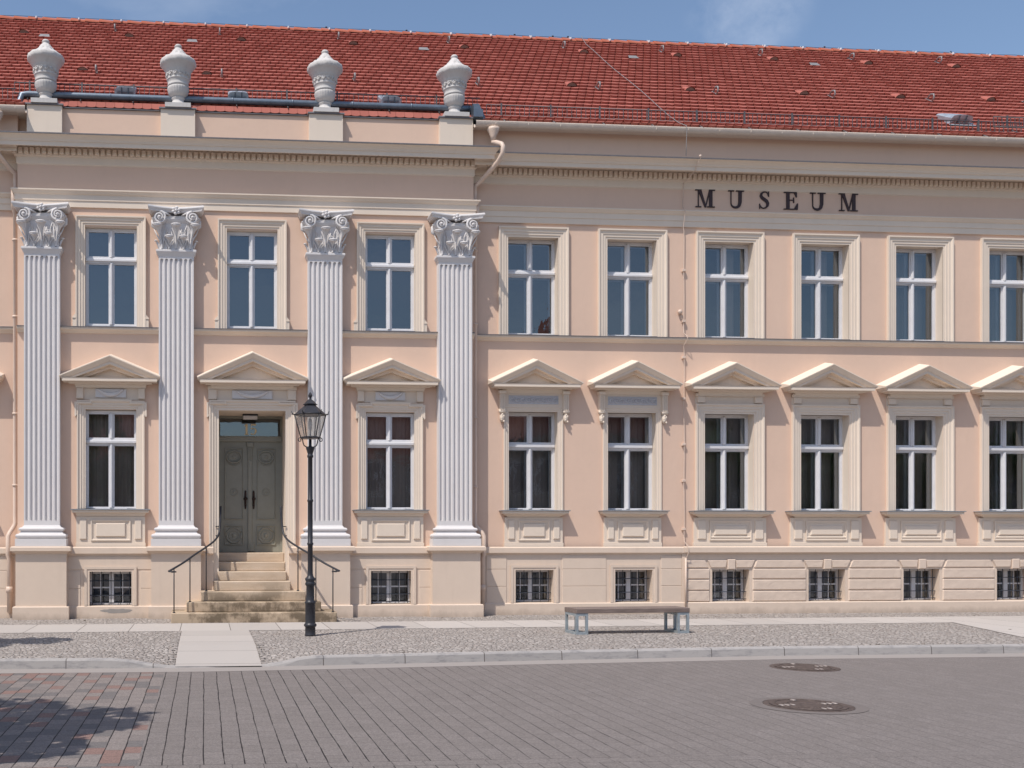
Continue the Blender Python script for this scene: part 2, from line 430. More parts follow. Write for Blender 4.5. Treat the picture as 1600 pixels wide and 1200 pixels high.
# ------------------------------------------------------------------ ground
def hdip(x, y):
    if -1.24 < x < 1.47:
        wx = 1.0 if -.40 <= x <= .76 else ((x+1.24)/.84 if x < -.40 else (1.47-x)/.71)
        wx = wx*wx*(3-2*wx)
        wy = min(1, max(0, (-5.4-y)/1.7)); return -.105*wx*wy
    return 0.0
def kerb_y(x):
    pts = [(-60,-7.05),(-2.6,-7.06),(-1.2,-7.09),(0,-7.10),(1.52,-7.0),(4.2,-6.73),(8.05,-6.43),(12,-6.40),(80,-6.38)]
    for a, b in zip(pts, pts[1:]):
        if a[0] <= x <= b[0]: return a[1] + (b[1]-a[1])*(x-a[0])/(b[0]-a[0])
    return -6.4
g = MB(); g.quad((-400,-400,-.30),(400,-400,-.30),(400,400,-.30),(-400,400,-.30))
tag(g.build('ground', M['asphalt']), kind='structure')
g = MB(); g.quad((-60,-26,-.12),(80,-26,-.12),(80,-6.2,-.12),(-60,-6.2,-.12))
tag(g.build('road', M['road']), kind='structure')
g = MB(); g.box(-60,80,-40,-26,-.29,-.02)
tag(g.build('far_pavement', M['gutterstone']), kind='structure')
xs = [-60,-20,-10,-6,-3,-2] + [-1.5+.1*i for i in range(32)] + [2,2.6,3.4,4.2,5,6,7,8.05,9,10,12,16,25,80]
g = MB(); ny = 14
vs = []; fs = []
for x in xs:
    for j in range(ny+1):
        y = (kerb_y(x)+.14) + (.6 - (kerb_y(x)+.14))*(j/ny)
        vs.append((x, y, hdip(x, y)))
for i in range(len(xs)-1):
    for j in range(ny): fs.append((i*(ny+1)+j, (i+1)*(ny+1)+j, (i+1)*(ny+1)+j+1, i*(ny+1)+j+1))
g.add(vs, fs); tag(g.build('sidewalk', M['cobble']), kind='structure')
# granite walking slabs along the front and the crossing at the far end
g = MB()
yb = lambda x: -1.62 + .027*x
yf = lambda x: -3.15 + .043*x
x = -60.0
while x < 80:
    g.quad((x,yf(max(-8,min(x,26))),.004),(x+2,yf(max(-8,min(x+2,26))),.004),(x+2,yb(max(-8,min(x+2,26))),.004),(x,yb(max(-8,min(x,26))),.004)); x += 2
g.quad((12.55,-6.27,.008),(15.1,-6.27,.008),(15.4,-2.35,.008),(13.85,-2.45,.008))
tag(g.build('slab_path', M['slab']), kind='structure')
g = MB(); n = 24
vs = []; fs = []
for j in range(n+1):
    y = -3.12 + (-7.08+3.12)*j/n
    t_ = j/n
    for x in (-.385-.0*t_, .2, .745):
        vs.append((x, y, hdip(x,y)+.005))
for j in range(n):
    for i in range(2): fs.append((j*3+i, j*3+i+1, j*3+i+4, j*3+i+3))
g.add(vs, fs); tag(g.build('door_path', M['path']), kind='structure')
# border rows of the path
g = MB()
for s0, s1 in ((-.50,-.395),(.755,.86)):
    for j in range(22):
        y0 = -3.2 - j*.178; y1 = y0 - .166
        if y1 < -7.0: break
        z = hdip((s0+s1)/2, (y0+y1)/2)
        g.box(s0, s1, y1, y0, z-.03, z+.006)
tag(g.build('path_edging', M['cobble']), kind='structure')
# kerb with ramped ends at the crossing
g = MB(); kx = [-60,-20,-8,-2.6,-1.24,-1.0,-.75,-.5,-.40] + [0,.4,.76] + [1.0,1.25,1.47,2.6,4.2,5.5,7,8.05,10,12,20,80]
vs = []; fs = []
for x in kx:
    y = kerb_y(x)
    top = hdip(x, -7.2)
    vs += [(x,y,-.125),(x,y+.012,top-.012),(x,y+.026,top+.008),(x,y+.145,top+.010),(x,y+.147,-.125)]
for i in range(len(kx)-1):
    for j in range(4): fs.append((i*5+j,(i+1)*5+j,(i+1)*5+j+1,i*5+j+1))
g.add(vs, fs); tag(g.build('kerb', M['kerbstone']), kind='structure')
g = MB()
for a, b in zip(kx, kx[1:]):
    g.quad((a,kerb_y(a)-.37,-.115),(b,kerb_y(b)-.37,-.115),(b,kerb_y(b)+.02,-.113),(a,kerb_y(a)+.02,-.113))
    g.quad((a,kerb_y(a)-.37,-.125),(b,kerb_y(b)-.37,-.125),(b,kerb_y(b)-.37,-.115),(a,kerb_y(a)-.37,-.115))
tag(g.build('gutter_strip', M['gutterstone']), kind='structure')

# dry leaves and twigs caught in the cobbles and along the kerb
g = MB(); rl = random.Random(9)
for i in range(170):
    x = rl.uniform(-4, 15); ky = kerb_y(x)
    y = ky + .17 + (rl.random()**3)*3.2 if i % 3 else rl.choice((-.34, -.95))*rl.uniform(.9,1.1)
    if -.5 < x < .9 and y < -1.5: continue
    z = hdip(x, y) + .012; a_ = rl.uniform(0, PI); l_ = rl.uniform(.012,.038); w2 = l_*rl.uniform(.25,.6)
    ca, sa = math.cos(a_), math.sin(a_)
    g.add([(x-ca*l_,y-sa*l_,z),(x+sa*w2,y-ca*w2,z+.006),(x+ca*l_,y+sa*l_,z+.002),(x-sa*w2,y+ca*w2,z+.009)], [(0,1,2,3)])
tag(g.build('fallen_leaves', m_plaster('dry_leaf', (.11,.08,.05), .4)), kind='stuff')

# ------------------------------------------------------------------ MUSEUM
mus = empty('museum_building', (0,0,0), label='long two-storey peach museum building with white fluted pilasters and red tiled roof', cat='building')

HU = (5.72, 7.73)   # upper opening
HL = (2.10, 4.165)  # lower opening
def holes_for(xc, wu, wl, zu=HU, zl=HL, dep=.36):
    return [(xc-wu/2, xc+wu/2, zu[0], zu[1], dep), (xc-wl/2, xc+wl/2, zl[0], zl[1], dep)]
w = MB(); hs = []
for x in XR + XL: hs += holes_for(x, 1.05, 1.05)
w.grid_wall(RX1, WX1, 1.30, 9.86, 0, [h for h in hs if h[0] > RX1], rv=1)
w.grid_wall(WX0, RX0, 1.30, 9.86, 0, [h for h in hs if h[1] < RX0], rv=1)
hr = []
for i, x in enumerate(XC):
    if i == 1:
        hr.append((x-1.005/2, x+1.005/2, 5.70, 7.66, .58))
        hr.append((.262, 1.612, 1.05, 4.10, 1.02))
    else:
        hr.append((x-1.005/2, x+1.005/2, 5.70, 7.66, .58)); hr.append((x-1.005/2, x+1.005/2, 2.10, 4.085, .58))
w.grid_wall(RX0, RX1, 1.20, 9.34, RY, hr, rv=1)
for x in (RX0, RX1): w.quad((x,RY,0),(x,.3,0),(x,.3,9.34),(x,RY,9.34))
w.quad((WX0,0,0),(WX0,11,0),(WX0,11,9.86),(WX0,0,9.86)); w.quad((WX1,0,0),(WX1,11,0),(WX1,11,9.86),(WX1,0,9.86))
w.quad((WX0,11,0),(WX1,11,0),(WX1,11,9.86),(WX0,11,9.86))
for x in (WX0, WX1): w.add([(x,-.0,9.86),(x,11,9.86),(x,5.15,14.22)], [(0,1,2)])
w.build('wall', [M['peach'], M['cream']], mus)
# interiors: dark rooms behind the windows
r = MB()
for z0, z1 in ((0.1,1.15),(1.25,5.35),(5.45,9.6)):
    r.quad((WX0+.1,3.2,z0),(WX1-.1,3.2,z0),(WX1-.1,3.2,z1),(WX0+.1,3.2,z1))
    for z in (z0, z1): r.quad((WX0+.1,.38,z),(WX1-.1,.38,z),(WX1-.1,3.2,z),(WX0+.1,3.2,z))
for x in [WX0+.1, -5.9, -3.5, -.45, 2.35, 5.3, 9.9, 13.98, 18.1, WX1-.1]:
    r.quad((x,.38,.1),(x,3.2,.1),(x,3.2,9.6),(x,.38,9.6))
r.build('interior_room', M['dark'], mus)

# plinth
BW = .80; BZ = (.245, .912)
hb = [(x-BW/2, x+BW/2, BZ[0], BZ[1], .34) for x in XR+XL]
p = MB()
SEC = 9.84
p.grid_wall(RX1, SEC, 0, 1.31, -.08, [h for h in hb if RX1 < h[0] < SEC])
p.grid_wall(WX0, RX0, 0, 1.31, -.08, [h for h in hb if h[1] < RX0])
for xa_, xb_, xq in ((RX0, .17, XC[0]), (1.66, RX1, XC[2])): p.grid_wall(xa_, xb_, 0, 1.31, RY-.08, [(xq-.42, xq+.42, BZ[0], BZ[1], .5)])
for x in (.17, 1.66): p.quad((x,RY-.08,0),(x,.5,0),(x,.5,1.31),(x,RY-.08,1.31))
p.grid_wall(SEC, WX1, 0, 1.31, -.07, [h for h in hb if h[0] > SEC])
# faint ashlar joints of the smooth plinth (raised panels)
def panels(xa, xb, y, zs):
    for z0, z1 in zs: p.bbox(xa, xb, y-.012, y+.01, z0, z1, .006)
zrow = [(.235,.575),(.583,.925),(.933,1.20)]
edges = [RX1] + [v for x in XR[:2] for v in (x-.60, x+.60)] + [SEC-.02]
for a, b in ((RX1+.3, XR[0]-.58),(XR[0]+.58, XR[1]-.58),(XR[1]+.58, SEC-.03)): panels(a, b, -.08, zrow)
for a, b in ((WX0, XL[1]-.58),(XL[1]+.58, XL[0]-.58),(XL[0]+.58, RX0-.12)): panels(a, b, -.08, zrow)
for x in (XC[0], XC[2]):
    panels(x-.86, x-.58, RY-.08, zrow[:2]); panels(x+.58, x+.86, RY-.08, zrow[:2]); panels(x-.86, x+.86, RY-.08, [(.952,1.20)])
# window surrounds of the basement lights, smooth sections
frp = [(0,0),(0,.03),(.05,.03),(.055,.018),(.10,.018),(.10,0)]
for x, y in [(q,-.08) for q in XR[:2]+XL] + [(XC[0],RY-.08),(XC[2],RY-.08)]:
    hw = .505 if y < -.2 else .495
    p.sweep([(x-hw,BZ[0]),(x-hw,BZ[1]+.10),(x+hw,BZ[1]+.10),(x+hw,BZ[0])], [(a, b+.004) for a, b in frp], lambda a, b, h, y=y: (a, y-h, b))
# skirting
sk = [(0,0),(.04,0),(.04,.225),(.025,.24),(0,.243)]
p.sweep([(RX1,-.08),(WX1,-.08)], sk, plan); p.sweep([(WX0,-.08),(RX0,-.08)], sk, plan)
p.sweep([(RX0,RY-.08),(-.65,RY-.08)], sk, plan); p.sweep([(2.5,RY-.08),(RX1,RY-.08)], sk, plan)
# plinth cap
def cap(z0, z1, o):
    return [(0,z0-.03),(.02,z0-.025),(o*.6,z0-.005),(o,z0),(o,z1-.012),(o-.012,z1),(0,z1+.012)]
p.sweep([(RX1,-.08),(SEC,-.08)], cap(1.265,1.375,.06), plan); p.sweep([(WX0,-.08),(RX0,-.08)], cap(1.265,1.375,.06), plan)
p.sweep([(SEC+.002,-.08),(WX1,-.08)], cap(1.270,1.383,.075), plan)
p.sweep([(RX0,RY-.08),(.17,RY-.08)], cap(1.265,1.385,.06), plan); p.sweep([(1.66,RY-.08),(RX1,RY-.08)], cap(1.265,1.385,.06), plan)
p.box(SEC-.03, SEC+.05, -.105, -.06, .24, 1.262)
p.build('plinth', M['plinth'], mus)
q_ = MB(); rq = random.Random(5)
q_.prism([(-1.72+.30*math.cos(a_)*(1+rq.uniform(-.15,.12)), .150+.042*math.sin(a_)*(1+rq.uniform(-.3,.2))) for a_ in [2*PI*i/22 for i in range(22)]], RY-.1225, RY-.115)
q_.build('mortar_patch', m_plaster('patch_mortar', (.33,.30,.275), .15, .4, 40), mus)
# rusticated blocks of the further section
rb = MB()
def rblock(x0, x1, z0, z1, sl0=0, sl1=0):
    # rough-faced chamfered block; sl = slant of the sides (voussoirs)
    c = .010; y0, y1 = -.072, -.092
    def cuts(w_):
        k = max(2, int(w_/.05)); return [0, .010/w_] + [.010/w_ + (1-.020/w_)*i/k for i in range(1, k)] + [1-.010/w_, 1]
    us_, vv_ = cuts(x1-x0), cuts(z1-z0); nx, nz = len(us_)-1, len(vv_)-1; vs = []; fs = []
    for i in range(nx+1):
        for j in range(nz+1):
            u = us_[i]; v = vv_[j]
            xa = x0 + sl0*v; xb = x1 + sl1*v
            edge = i in (0,nx) or j in (0,nz)
            x = xa + (xb-xa)*u; z = z0 + (z1-z0)*v
            k = mnoise.noise(Vector((x*9, z*9, 3.1)))*.004 + mnoise.noise(Vector((x*23, z*23, 1.1)))*.002
            if edge: vs.append((x, y1+.010, z))
            else: vs.append((x, y1-.006+k, z))
    for i in range(nx):
        for j in range(nz): fs.append((i*(nz+1)+j,(i+1)*(nz+1)+j,(i+1)*(nz+1)+j+1,i*(nz+1)+j+1))
    rb.add(vs, fs)
    a,b,cc,d = (x0,z0),(x1,z0),(x1+sl1,z1),(x0+sl0,z1)
    for s_, e_ in ((a,b),(b,cc),(cc,d),(d,a)):
        mx_, mz_ = (a[0]+cc[0])/2, (a[1]+cc[1])/2
        def out(q): return (q[0]+(c if q[0] > mx_ else -c), q[1]+(c if q[1] > mz_ else -c))
        so, eo = out(s_), out(e_)
        rb.quad((so[0],y0,so[1]),(eo[0],y0,eo[1]),(e_[0],y1+.010,e_[1]),(s_[0],y1+.010,s_[1]))
rows = [(.258,.462),(.492,.696),(.726,.920)]
xw = [x for x in XR[2:]]
lims = [SEC+.07] + [v for x in xw for v in (x-.47, x+.47)] + [WX1-.05]
for k in range(0, len(lims), 2):
    a, b = lims[k], lims[k+1]
    for z0, z1 in rows: rblock(a, b, z0, z1)
    rblock(a + (.02 if k else 0), b-.02, .952, 1.105, .07 if k else 0, -.07)
for x in xw:
    rblock(x-.435, x-.115, .952, 1.105, -.075, .03); rblock(x+.115, x+.435, .952, 1.105, -.03, .075)
    rb.bbox(x-.082, x+.082, -.115, -.06, .918, 1.125, .012)
rb.build('rusticated_blocks', M['rustic'], mus)

# cornices, architrave, string course
def corn(dz, o=1.0):
    P = [(0,8.78),(.025,8.80),(.025,8.93),(.075,8.945),(.075,9.085),(.14,9.115),(.16,9.135),(.385,9.14),(.39,9.03),(.42,9.03),(.42,9.105),(.44,9.115),(.455,9.15),(.50,9.195),(.545,9.215),(.55,9.222)]
    return [(a*o, z+dz) for a, z in P]
c = MB()
c.sweep([(RX1-.02,0),(WX1,0)], corn(0)+[(0,9.222)], plan); c.sweep([(WX0,0),(RX0+.02,0)], corn(0)+[(0,9.222)], plan)
o_ = .80
c.sweep([(RX0,.05),(RX0,RY),(RX1,RY),(RX1,.05)], corn(.065,o_)+[(0,9.287)], plan)
c.build('cornice', M['cream'], mus)
c = MB()
c.sweep([(RX1-.02,0),(WX1,0)], [(0,9.224),(.56,9.224),(.562,9.243),(.02,9.275),(0,9.275)], plan); c.sweep([(WX0,0),(RX0+.02,0)], [(0,9.224),(.56,9.224),(.562,9.243),(.02,9.275),(0,9.275)], plan)
q = .55*o_
c.sweep([(RX0,.05),(RX0,RY),(RX1,RY),(RX1,.05)], [(0,9.289),(q+.012,9.289),(q+.014,9.310),(.02,9.345),(0,9.345)], plan)
c.sweep([(RX1,0),(WX1,0)], [(0,5.697),(.115,5.690),(.117,5.703),(0,5.718)], plan); c.sweep([(WX0,0),(RX0,0)], [(0,5.697),(.115,5.690),(.117,5.703),(0,5.718)], plan)
c.sweep([(RX0,RY),(RX1,RY)], [(0,5.682),(.115,5.675),(.117,5.688),(0,5.703)], plan)
c.build('cornice_flashing', M['lead'], mus)
def dent(x0, x1, yb, z0, z1, pitch, wd):
    n = int((x1-x0)/pitch); c = MB()
    for i in range(n):
        a = x0 + i*pitch
        c.box(a, a+wd, yb-.135, yb-.07, z0, z1)
    c.build('dentil_moulding', M['cream'], mus)
dent(RX1+.33, WX1, 0, 8.962, 9.075, .105, .070); dent(WX0, RX0-.3, 0, 8.962, 9.075, .105, .070)
dent(RX0-.08, RX1+.08, RY+.012, 9.03, 9.135, .113, .078)
arc = lambda d: [(0,8.0+d),(.035,8.0+d),(.035,8.115+d),(.05,8.125+d),(.05,8.23+d),(.075,8.25+d),(.10,8.29+d),(.115,8.30+d),(.115,8.325+d),(0,8.345+d)]
c = MB()
c.sweep([(RX1-.02,0),(WX1,0)], arc(0), plan); c.sweep([(WX0,0),(RX0+.02,0)], arc(0), plan)
c.sweep([(RX0,.05),(RX0,RY),(RX1,RY),(RX1,.05)], arc(.025), plan)
c.build('architrave_moulding', M['cream'], mus)
stp = lambda d: [(0,5.585+d),(.025,5.595+d),(.04,5.615+d),(.085,5.645+d),(.10,5.66+d),(.10,5.692+d),(0,5.694+d)]
c = MB()
c.sweep([(RX1-.02,0),(WX1,0)], stp(0), plan); c.sweep([(WX0,0),(RX0+.02,0)], stp(0), plan); c.sweep([(RX0,RY),(RX1,RY)], stp(-.016), plan)
c.build('string_course', M['cream'], mus)

# ---- windows ---------------------------------------------------------------
def frame_parts(par, wdt, z0, z1, y, zt, inner=True, curtain=None, fill_drape=0):
    """white casement with transom at zt (low, high) and a middle post, four panes, an inner sash behind"""
    f = MB(); hw = wdt/2; FO = .036; MO = .034; SA = .024
    f.box(-hw, -hw+FO, y, y+.07, z0, z1); f.box(hw-FO, hw, y, y+.07, z0, z1)
    f.box(-hw+FO, hw-FO, y, y+.07, z1-.045, z1); f.box(-hw+FO, hw-FO, y, y+.07, z0, z0+.04)
    f.bbox(-hw+.003, hw-.003, y-.045, y+.06, zt[0]+.035, zt[1]-.035, .012)
    f.box(-hw+FO, hw-FO, y-.012, y+.068, zt[0]+.01, zt[1]-.01)
    for a, b in ((z0+.04, zt[0]+.01), (zt[1]-.01, z1-.045)):
        f.bbox(-MO, MO, y-.020, y+.068, a, b, .010); f.bbox(-.016, .016, y-.034, y, a+.003, b-.003, .007)
        for s in (-1, 1):   # sash rails round each pane
            x0, x1 = (MO, hw-FO) if s > 0 else (-hw+FO, -MO)
            f.box(x0, x0+SA, y+.012, y+.055, a, b); f.box(x1-SA, x1, y+.012, y+.055, a, b)
            f.box(x0+SA, x1-SA, y+.012, y+.055, a, a+SA); f.box(x0+SA, x1-SA, y+.012, y+.055, b-SA, b)
    f.build('window_frame', M['frame'], par)
    g = MB()
    for a, b in ((z0+.055, zt[0]-.008), (zt[1]+.008, z1-.06)):
        for s in (-1, 1):
            x0, x1 = (MO+.012, hw-FO-.012) if s > 0 else (-hw+FO+.012, -MO-.012)
            k = random.uniform(-.003, .003); k2 = random.uniform(-.003, .003)
            g.quad((x0,y+.036+k,a),(x1,y+.036-k,a),(x1,y+.036-k+k2,b),(x0,y+.036+k+k2,b))
    g.build('window_pane', M['glass'], par)
    if inner:
        s_ = MB(); yy = y+.15
        for a, b in ((z0+.02, zt[0]+.03), (zt[1]-.03, z1-.02)):
            for k in (-1, 1):
                x0, x1 = (.012, hw-.02) if k > 0 else (-hw+.02, -.012)
                s_.box(x0, x0+.055, yy, yy+.04, a, b); s_.box(x1-.055, x1, yy, yy+.04, a, b)
                s_.box(x0+.055, x1-.055, yy, yy+.04, a, a+.05); s_.box(x0+.055, x1-.055, yy, yy+.04, b-.05, b)
        s_.box(-.03, -.01, yy-.03, yy, (z0+zt[0])/2-.06, (z0+zt[0])/2+.06)
        s_.build('inner_sash', M['frame'], par)
    if fill_drape:  # full-width pleated sheet added to brighten the dark interior behind the panes
        q = MB(); n = 60; vs = []; fs = []
        for i in range(n+1):
            x = -wdt/2-.1 + (wdt+.2)*i/n; yy = y+fill_drape + .030*math.sin(i*.9) + .014*math.sin(i*2.3)
            vs += [(x,yy,z0-.05),(x,yy,z1+.05)]
        for i in range(n): fs.append((2*i,2*i+2,2*i+3,2*i+1))
        q.add(vs, fs, 0, True); q.build('fill_drape', M['fill_drape'], par)
    if curtain:
        q = MB()
        for x0, x1 in curtain:
            n = 14; vs = []; fs = []
            for i in range(n+1):
                x = x0 + (x1-x0)*i/n; yy = y+.32 + .03*math.sin(i*2.1) + .012*math.sin(i*5.3)
                vs += [(x,yy,z0-.05),(x,yy,z1+.05)]
            for i in range(n): fs.append((2*i,2*i+2,2*i+3,2*i+1))
            q.add(vs, fs, 0, True)
        q.build('curtain', M['curtain'], par)
el = lambda a, b, h: (a, -h, b)
def surround(m, hw, z0, z1, bw, ears=None, foot=None, d=.07):
    """stepped architrave round an opening: outer half width hw, from z0 to outer top z1"""
    k = bw/.2
    prof = [(0,0),(0,d),(.028*k,d),(.04*k,d*.80),(.055*k,d*.62),(.10*k,d*.62),(.106*k,d*.42),(.155*k,d*.42),(.161*k,d*.22),(.2*k,d*.22),(.2*k,-.01)]
    path = [(-hw,z0),(-hw,z1),(hw,z1),(hw,z0)]
    if ears:   # crossettes: wider upper corners down to z=ears
        e = .042; path = [(-hw,z0),(-hw,ears),(-hw-e,ears),(-hw-e,z1-.045),(-hw*.62,z1-.045),(-hw*.62,z1),(hw*.62,z1),(hw*.62,z1-.045),(hw+e,z1-.045),(hw+e,ears),(hw,ears),(hw,z0)]
        m.sweep([(-hw,z0),(-hw,z1-.02),(hw,z1-.02),(hw,z0)], [(a, h-.002) for a, h in prof], el)
        pe = [(0,0),(0,d+.006),(.03,d+.004),(.045,d*.8),(.048,0)]
        m.sweep([(-hw,ears+.05),(-hw-e*.6,ears),(-hw-e,ears+.02),(-hw-e,z1-.05),(-hw*.62,z1-.05),(-hw*.62,z1),(hw*.62,z1),(hw*.62,z1-.05),(hw+e,z1-.05),(hw+e,ears+.02),(hw+e*.6,ears),(hw,ears+.05)], pe, el)
        return
    m.sweep(path, prof, el)
    if foot:   # flared feet
        for s in (-1, 1):
            m.prism([(s*hw, z0),(s*(hw+.055), z0),(s*(hw+.055), foot-.05),(s*hw, foot+.02)], -d*.9, .0)
            m.box(min(s*(hw-.01), s*(hw+.06)), max(s*(hw-.01), s*(hw+.06)), -d-.006, -.002, foot-.075, foot-.05)
def pediment(par, hw, zb, zt_, zap, pr, soff=.0, name='pediment'):
    """triangular pediment: horizontal cornice zb..zt_, apex zap, projection pr"""
    m = MB()
    hi = hw - .09
    # bed moulding and horizontal cornice, mitred returns
    prof = [(0,zb-.10),(.02,zb-.095),(.05,zb-.045),(.055,zb-.03),(pr-.07-.09,zb-.02),(pr-.07-.085,zb),(pr-.055,zb),(pr-.055,zb+.058),(pr-.045,zb+.066),(0,zb+.072)]
    w0 = hw - pr
    m.sweep([(-w0,.0),(-w0,-.03),(w0,-.03),(w0,.0)], prof, plan)
    # raking cornices
    sl = (zap - (zt_))/hw
    for s in (-1, 1):
        pts = [(0,zap),(s*hw,zt_),(s*hw,zt_-.035),(s*(hw-.07),zt_-.09),(0,zap-.155-.0)]
        n = len(pts)
        lay = [(-pr, 0.0), (-pr, .075)]
        a = [(0,zap),(s*hw,zt_),(s*hw,zt_-.020),(0,zap-.020)]            # top fillet, weathered towards the front
        m.add([(x,-pr,z) for x, z in a] + [(x,.0,z+(.075 if i < 2 else 0)) for i, (x, z) in enumerate(a)], [(0,1,2,3),(7,6,5,4),(0,1,5,4),(1,2,6,5),(2,3,7,6)])
        # cyma leaning back under the fillet
        b = [(0,-pr+.004,zap-.020),(s*(hw-.004),-pr+.004,zt_-.019),(s*(hw-.055),-pr+.062,zt_-.074),(0,-pr+.062,zap-.100)]
        m.add(b + [(x,.0,z) for x, y, z in b], [(0,1,2,3),(0,1,5,4),(1,2,6,5),(2,3,7,6)])
        d = [(0,zap-.095),(s*(hw-.05),zt_-.072),(s*(hw-.16),zt_-.075),(0,zap-.165)]
        m.prism(d, -pr+.075, .0)
        e = [(0,zap-.165),(s*(hw-.16),zt_-.073),(s*(hw-.30),zt_-.073),(0,zap-.235)]
        m.prism(e, -pr*.42, .0)
    # tympanum
    m.prism([(-hw+.2,zb+.06),(hw-.2,zb+.06),(0,zap-.2)], -.035, .0)
    return m.build(name, M['cream'], par)
def sillpart(par, hw, zt_, pr):
    m = MB()
    m.sweep([(-hw+pr,0),(-hw+pr,-.015),(hw-pr,-.015),(hw-pr,0)], [(0,zt_-.145),(.02,zt_-.14),(.05,zt_-.11),(pr-.09,zt_-.085),(pr-.085,zt_-.07),(pr-.03,zt_-.06),(pr-.025,zt_-.016),(0,zt_-.016)], plan)
    m.build('sill_moulding', M['cream'], par)
    m = MB()
    m.sweep([(-hw+pr,0),(-hw+pr,-.015),(hw-pr,-.015),(hw-pr,0)], [(-.3,zt_-.014),(pr-.005,zt_-.014),(pr,zt_-.01),(pr,zt_+.004),(-.3,zt_+.03)], plan)
    m.build('window_sill', M['sill'], par)
def apron(par, hw, z0, z1, style):
    m = MB(); d = .05
    m.box(-hw, hw, -d, .01, z0, z1)
    bw = .175 if style else .13
    for s in (-1, 1):
        xa, xb = sorted((s*(hw-.05-.02), s*(hw-.05-.02-bw)))
        m.bbox(xa, xb, -d-.028, -d+.01, z0+.15, z1-.055, .01)
    pw = hw-.05-bw-.10
    fr = [(0,0),(0,.024),(.02,.024),(.028,.006),(.05,.006),(.05,0)]
    f2 = lambda a, b, h: (a, -d-h, b)
    m.sweep([(-pw,z0+.12),(-pw,z1-.06),(pw,z1-.06),(pw,z0+.12)], [(a, h+.002) for a, h in fr], f2, closed=True)
    if style:
        m.bbox(-pw+.09, pw-.09, -d-.030, -d+.01, z0+.22, z1-.15, .028)
        m.bbox(-pw+.02, pw-.02, -d-.022, -d+.01, z0+.165, z0+.205, .012)
    else:
        m.bbox(-pw+.10, pw-.10, -d-.030, -d+.01, z0+.20, z1-.13, .012)
    # stepped foot
    m.box(-hw-.012, hw+.012, -d-.012, .01, z0-.02, z0+.075)
    m.build('apron_panel', M['cream'], par)
def garland(par, hw, zc, y):
    m = MB()
    m.bbox(-hw, hw, y-.02, y+.03, zc-.085, zc+.085, .008)
    pts = []; rr = []
    for i in range(17):
        t_ = -1 + i/8; pts.append((t_*hw*.80, y-.03, zc+.075-.11*(1-t_*t_))); rr.append(.012+.032*(1-t_*t_))
    m.tube(pts, rr, 8)
    m.build('garland_panel', M['white'], par)

# -- long wing: upper window
def proto_upper(wdt_out, wdt_open, z0, z1o, z1, y_fr, foot=None, inner=True, curtain=None, loc=(0,0,0), fill_drape=0):
    m = MB(); surround(m, wdt_out/2, z0, z1o, (wdt_out-wdt_open)/2, foot=foot)
    r_ = m.build('window', M['cream'], mus, loc)
    frame_parts(r_, wdt_open, z0+.03, z1-.005, y_fr, (6.965,7.095), inner, curtain, fill_drape)
    s = MB(); s.box(-wdt_open/2+.003, wdt_open/2-.003, -.05, y_fr, z0-.004, z0+.020); s.build('window_sill', M['lead'], r_)
    return r_
cu_sets = [None, [(-.50,-.34)], [(.30,.5)], [(.10,.26)], [(-.48,-.32),(.18,.34)], [(-.45,-.2),(.2,.42)], [(.2,.4)]]
up = proto_upper(1.455, 1.05, 5.705, 7.92, 7.73, .215, loc=(XR[0],0,0), curtain=[(-.52,-.38)])
copy_tree(up, mus, (XR[1],0,0)); copy_tree(up, mus, (XL[0],0,0)); copy_tree(up, mus, (XL[1],0,0))
up2 = proto_upper(1.455, 1.05, 5.705, 7.92, 7.73, .215, loc=(XR[2],0,0), curtain=[(.16,.36)])
copy_tree(up2, mus, (XR[3],0,0)); copy_tree(up2, mus, (XR[6],0,0)); copy_tree(up2, mus, (XR[7],0,0))
up3 = proto_upper(1.455, 1.05, 5.705, 7.92, 7.73, .215, loc=(XR[4],0,0), curtain=[(-.50,-.3),(.14,.34)], fill_drape=.42)
copy_tree(up3, mus, (XR[5],0,0))
# -- risalit upper windows
uc = proto_upper(1.362, 1.005, 5.69, 7.865, 7.66, .10, foot=5.93, loc=(XC[0],RY,0), inner=False)
for q_ in [o for o in list(COL.objects) if o.parent == uc and o.name.startswith('window_frame')]: pass
bl = MB(); bl.quad((-.5,.30,5.7),(.5,.30,5.7),(.5,.30,7.7),(-.5,.30,7.7)); bl.build('window_blind', M['blind'], uc)
copy_tree(uc, mus, (XC[1],RY,0)); copy_tree(uc, mus, (XC[2],RY,0))
# -- long wing lower, plain frieze (from the third axis on)
def lower_common(r_, wo, z0, z1, y_fr, sill_hw, sill_pr, apr_hw, style, curtain, inner=True):
    frame_parts(r_, wo, z0+.04, z1-.005, y_fr, (3.395,3.53), inner, curtain, .42 if inner else .25)
    sillpart(r_, sill_hw, 2.125, sill_pr); apron(r_, apr_hw, 1.395, 1.985, style)
def proto_lower_plain(loc, curtain):
    m = MB(); surround(m, .735, 2.12, 4.345, .205)
    m.box(-.735, .735, -.012, .01, 4.345, 4.56)
    for s in (-1, 1): m.bbox(min(s*.70,s*.53), max(s*.70,s*.53), -.055, .0, 4.365, 4.50, .012)
    m.box(-.735, .735, -.055, .0, 4.502, 4.56)
    r_ = m.build('window', M['cream'], mus, loc)
    lower_common(r_, 1.06, 2.08, 4.16, .215, .875, .22, .775, 1, curtain)
    pediment(r_, .962, 4.62, 4.715, 5.165, .32); return r_
lp = proto_lower_plain((XR[2],0,0), [(.16,.24)])
for i in (6,7): copy_tree(lp, mus, (XR[i],0,0))
lq = proto_lower_plain((XR[3],0,0), [(.14,.22)])
lr = proto_lower_plain((XR[4],0,0), [(.10,.32)])
copy_tree(lr, mus, (XR[5],0,0))
